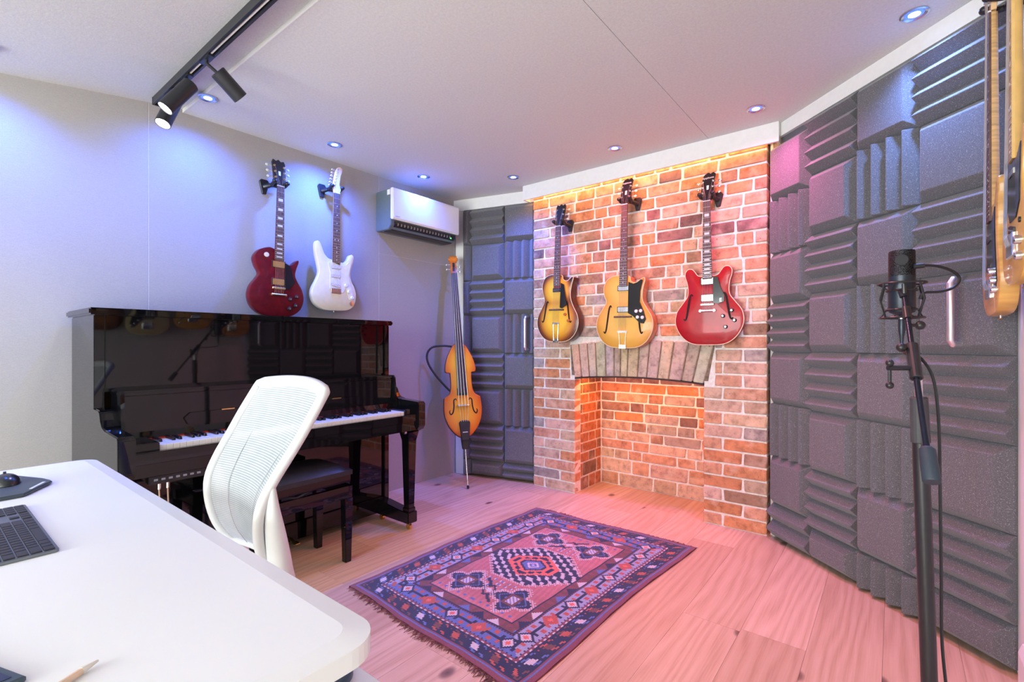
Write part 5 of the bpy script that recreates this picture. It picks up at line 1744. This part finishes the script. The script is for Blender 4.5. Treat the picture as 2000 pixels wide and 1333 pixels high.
bl, bu = Vector((0.070, 1.552, 0.796)), Vector((0.0215, 1.900, 1.285))
bdir = (bu - bl).normalized()
S_(MB().cyl(bl + bdir * 0.06, bu, 0.0075, 14), 'boom_arm', mat('blue_black_metal', (0.02, 0.03, 0.05), 0.25, 0.6), smooth=True)
S_(MB().lathe([(0.0001, 0.0), (0.017, 0.0), (0.019, 0.004), (0.0175, 0.085), (0.012, 0.092)], bl, bdir, 20), 'grip', mat('blue_grey_rubber', (0.025, 0.042, 0.06), 0.55), smooth=True)
jn = bl.lerp(bu, 0.585)
S_(MB().cyl(jn - bdir * 0.055, jn + bdir * 0.06, 0.0155, 18), 'boom_clamp', bevel=0.002)
S_(MB().cyl(bl.lerp(bu, 0.86) - bdir * 0.012, bl.lerp(bu, 0.86) + bdir * 0.03, 0.011, 16), 'boom_collar', smooth=True)
cdir = Vector((math.cos(R(38.4)), math.sin(R(38.4)), 0))        # sideways, towards the brick
tk = S_(MB().cyl(jn - bdir * 0.02 - cdir * 0.01, jn - bdir * 0.02 - cdir * 0.075, 0.007, 12), 'clamp_bolt', smooth=True)
hp = jn - bdir * 0.02 - cdir * 0.070
S_(MB().cyl(hp + Vector((0, 0, 0.012)), hp - Vector((0, 0, 0.045)), 0.0045, 10).ball(hp + Vector((0, 0, 0.014)), 0.010).ball(hp - Vector((0, 0, 0.048)), 0.010), 'clamp_handle', M_BLACKM, tk, smooth=True)
kn = bl.lerp(bu, 0.80)
S_(MB().cyl(kn, kn + cdir * 0.026, 0.005, 10).ball(kn + cdir * 0.034, 0.013, 14, 8), 'wing_knob', M_BLACK, smooth=True)
kn2 = jn + bdir * 0.05 - cdir * 0.03
S_(MB().ball(kn2, 0.013, 14, 8).cyl(kn2, jn + bdir * 0.05, 0.005, 8), 'lock_knob', M_BLACK, smooth=True)

# large-diaphragm microphone in a shock mount
mc = Vector((0.0165, 1.945, 0))
mi = thing('microphone', 'black large diaphragm studio microphone in a cat cradle shock mount', 'microphone', (mc.x, mc.y, 1.22))
Q = lambda m, n, mt=M_BLACKM, par=None, **kw: m.build(n, mt, par or mi, **kw)
RM = 0.0345
M_MICB = mat('mic_satin_black', (0.025, 0.035, 0.05), 0.35, 0.3)
Q(MB().lathe([(0.012, 1.222), (RM * 0.93, 1.232), (RM, 1.238), (RM, 1.345)], (mc.x, mc.y, 0), n=28), 'body', M_MICB, smooth=True)
k = NT('mic_grille')
v = k.coord('Object', (1, 1, 1))
ck = k.n('ShaderNodeTexVoronoi')
ck.inputs['Scale'].default_value = 420
k.l(v, ck.inputs['Vector'])
k.l(k.ramp(ck.outputs['Distance'], [(0.25, (0.05, 0.06, 0.075)), (0.55, (0.006, 0.006, 0.007))]), k.b.inputs['Base Color'])
k.b.inputs['Metallic'].default_value = 0.6
k.b.inputs['Roughness'].default_value = 0.4
k.bump(ck.outputs['Distance'], 0.5, 0.002)
Q(MB().lathe([(RM * 0.98, 1.345), (RM * 0.98, 1.418), (RM * 0.93, 1.424), (0.0001, 1.425)], (mc.x, mc.y, 0), n=28), 'grille', k.m, smooth=True)
tocam = Vector((-mc.x, -mc.y, 0)).normalized()
Q(MB().lathe([(0.0001, 0.001), (0.0155, 0.001), (0.0175, 0.0)], mc + tocam * (RM * 0.985) + Vector((0, 0, 1.392)), tocam, 20), 'capsule_badge', mat('badge_grey', (0.012, 0.016, 0.02), 0.7))
sm_ = MB()
for zr, rr_ in ((1.322, 0.060), (1.215, 0.056)):
    sm_.tube([(mc.x + rr_ * math.cos(2 * PI * q / 24), mc.y + rr_ * math.sin(2 * PI * q / 24), zr) for q in range(24)], 0.0032, 6, closed=True)
for q in range(4):
    a = R(45 + 90 * q)
    sm_.tube([(mc.x + 0.060 * math.cos(a), mc.y + 0.060 * math.sin(a), 1.322), (mc.x + 0.075 * math.cos(a), mc.y + 0.075 * math.sin(a), 1.27), (mc.x + 0.056 * math.cos(a), mc.y + 0.056 * math.sin(a), 1.215)], 0.003, 6)
smo = Q(sm_, 'shock_mount', M_BLACKM, smooth=True)
for zr in (1.300, 1.240):
    Q(MB().tube([(mc.x + (RM + 0.003) * math.cos(2 * PI * q / 24), mc.y + (RM + 0.003) * math.sin(2 * PI * q / 24), zr) for q in range(24)], 0.004, 6, closed=True), 'cradle_ring', M_BLACK, smo, smooth=True)
for q in range(8):
    a, a2 = R(45 * q), R(45 * q + 28)
    zi, zo = (1.300, 1.322) if q % 2 else (1.240, 1.215)
    Q(MB().tube([(mc.x + (RM + 0.004) * math.cos(a), mc.y + (RM + 0.004) * math.sin(a), zi), (mc.x + 0.059 * math.cos(a2), mc.y + 0.059 * math.sin(a2), zo)], 0.0022, 6), 'elastic_cord', mat('elastic_black', (0.02, 0.02, 0.022), 0.8), smo)
Q(MB().tube([bu - bdir * 0.01, bu + Vector((-0.004, 0.0, 0.012)), (mc.x + 0.006, mc.y - 0.058, 1.290), (mc.x + 0.004, mc.y - 0.060, 1.315)], [0.012, 0.013, 0.007, 0.005], 10), 'swivel', M_BLACKM, smo, smooth=True)
xlr = Q(MB().lathe([(0.008, 1.222), (0.0095, 1.215), (0.0095, 1.175), (0.006, 1.155), (0.004, 1.135)], (mc.x, mc.y, 0), n=16), 'plug', M_MICB, smooth=True)
Q(MB().lathe([(0.0098, 1.2165), (0.0098, 1.2105)], (mc.x, mc.y, 0), n=16), 'plug_ring', M_CHROME, xlr)
cable = smooth_open([(mc.x, mc.y, 1.137), (mc.x + 0.006, mc.y - 0.01, 1.115), (0.022, 1.84, 1.105), (0.050, 1.80, 1.100), (0.082, 1.782, 1.04), (0.094, 1.776, 0.92), (0.097, 1.778, 0.75), (0.100, 1.785, 0.50), (0.102, 1.786, 0.30), (0.118, 1.79, 0.12), (0.135, 1.80, 0.02), (0.16, 1.83, 0.0045), (0.20, 1.93, 0.0045), (0.12, 2.02, 0.0045)], 6)
tag(MB().tube(cable, 0.0038, 8).build('microphone_cable', mat('cable_black', (0.015, 0.017, 0.02), 0.5), smooth=True), 'thin black cable running from the microphone down the stand', 'cable')
loop_pts = smooth_open([(0.0440, 1.9240, 1.3698), (0.0632, 1.9258, 1.3714), (0.0998, 1.9548, 1.3698), (0.1364, 1.9839, 1.3542), (0.1535, 1.9974, 1.3309), (0.1389, 1.9858, 1.3044), (0.1059, 1.9597, 1.2919), (0.0700, 1.9300, 1.2888), (0.0590, 1.9250, 1.2701)], 5)
ge = Q(MB().tube(loop_pts, 0.0042, 8), 'capsule_lead', mat('cable_black', (0, 0, 0)), smooth=True)
Q(MB().cyl(loop_pts[0], loop_pts[6], 0.0075, 12), 'lead_plug', M_BLACK, ge, smooth=True)
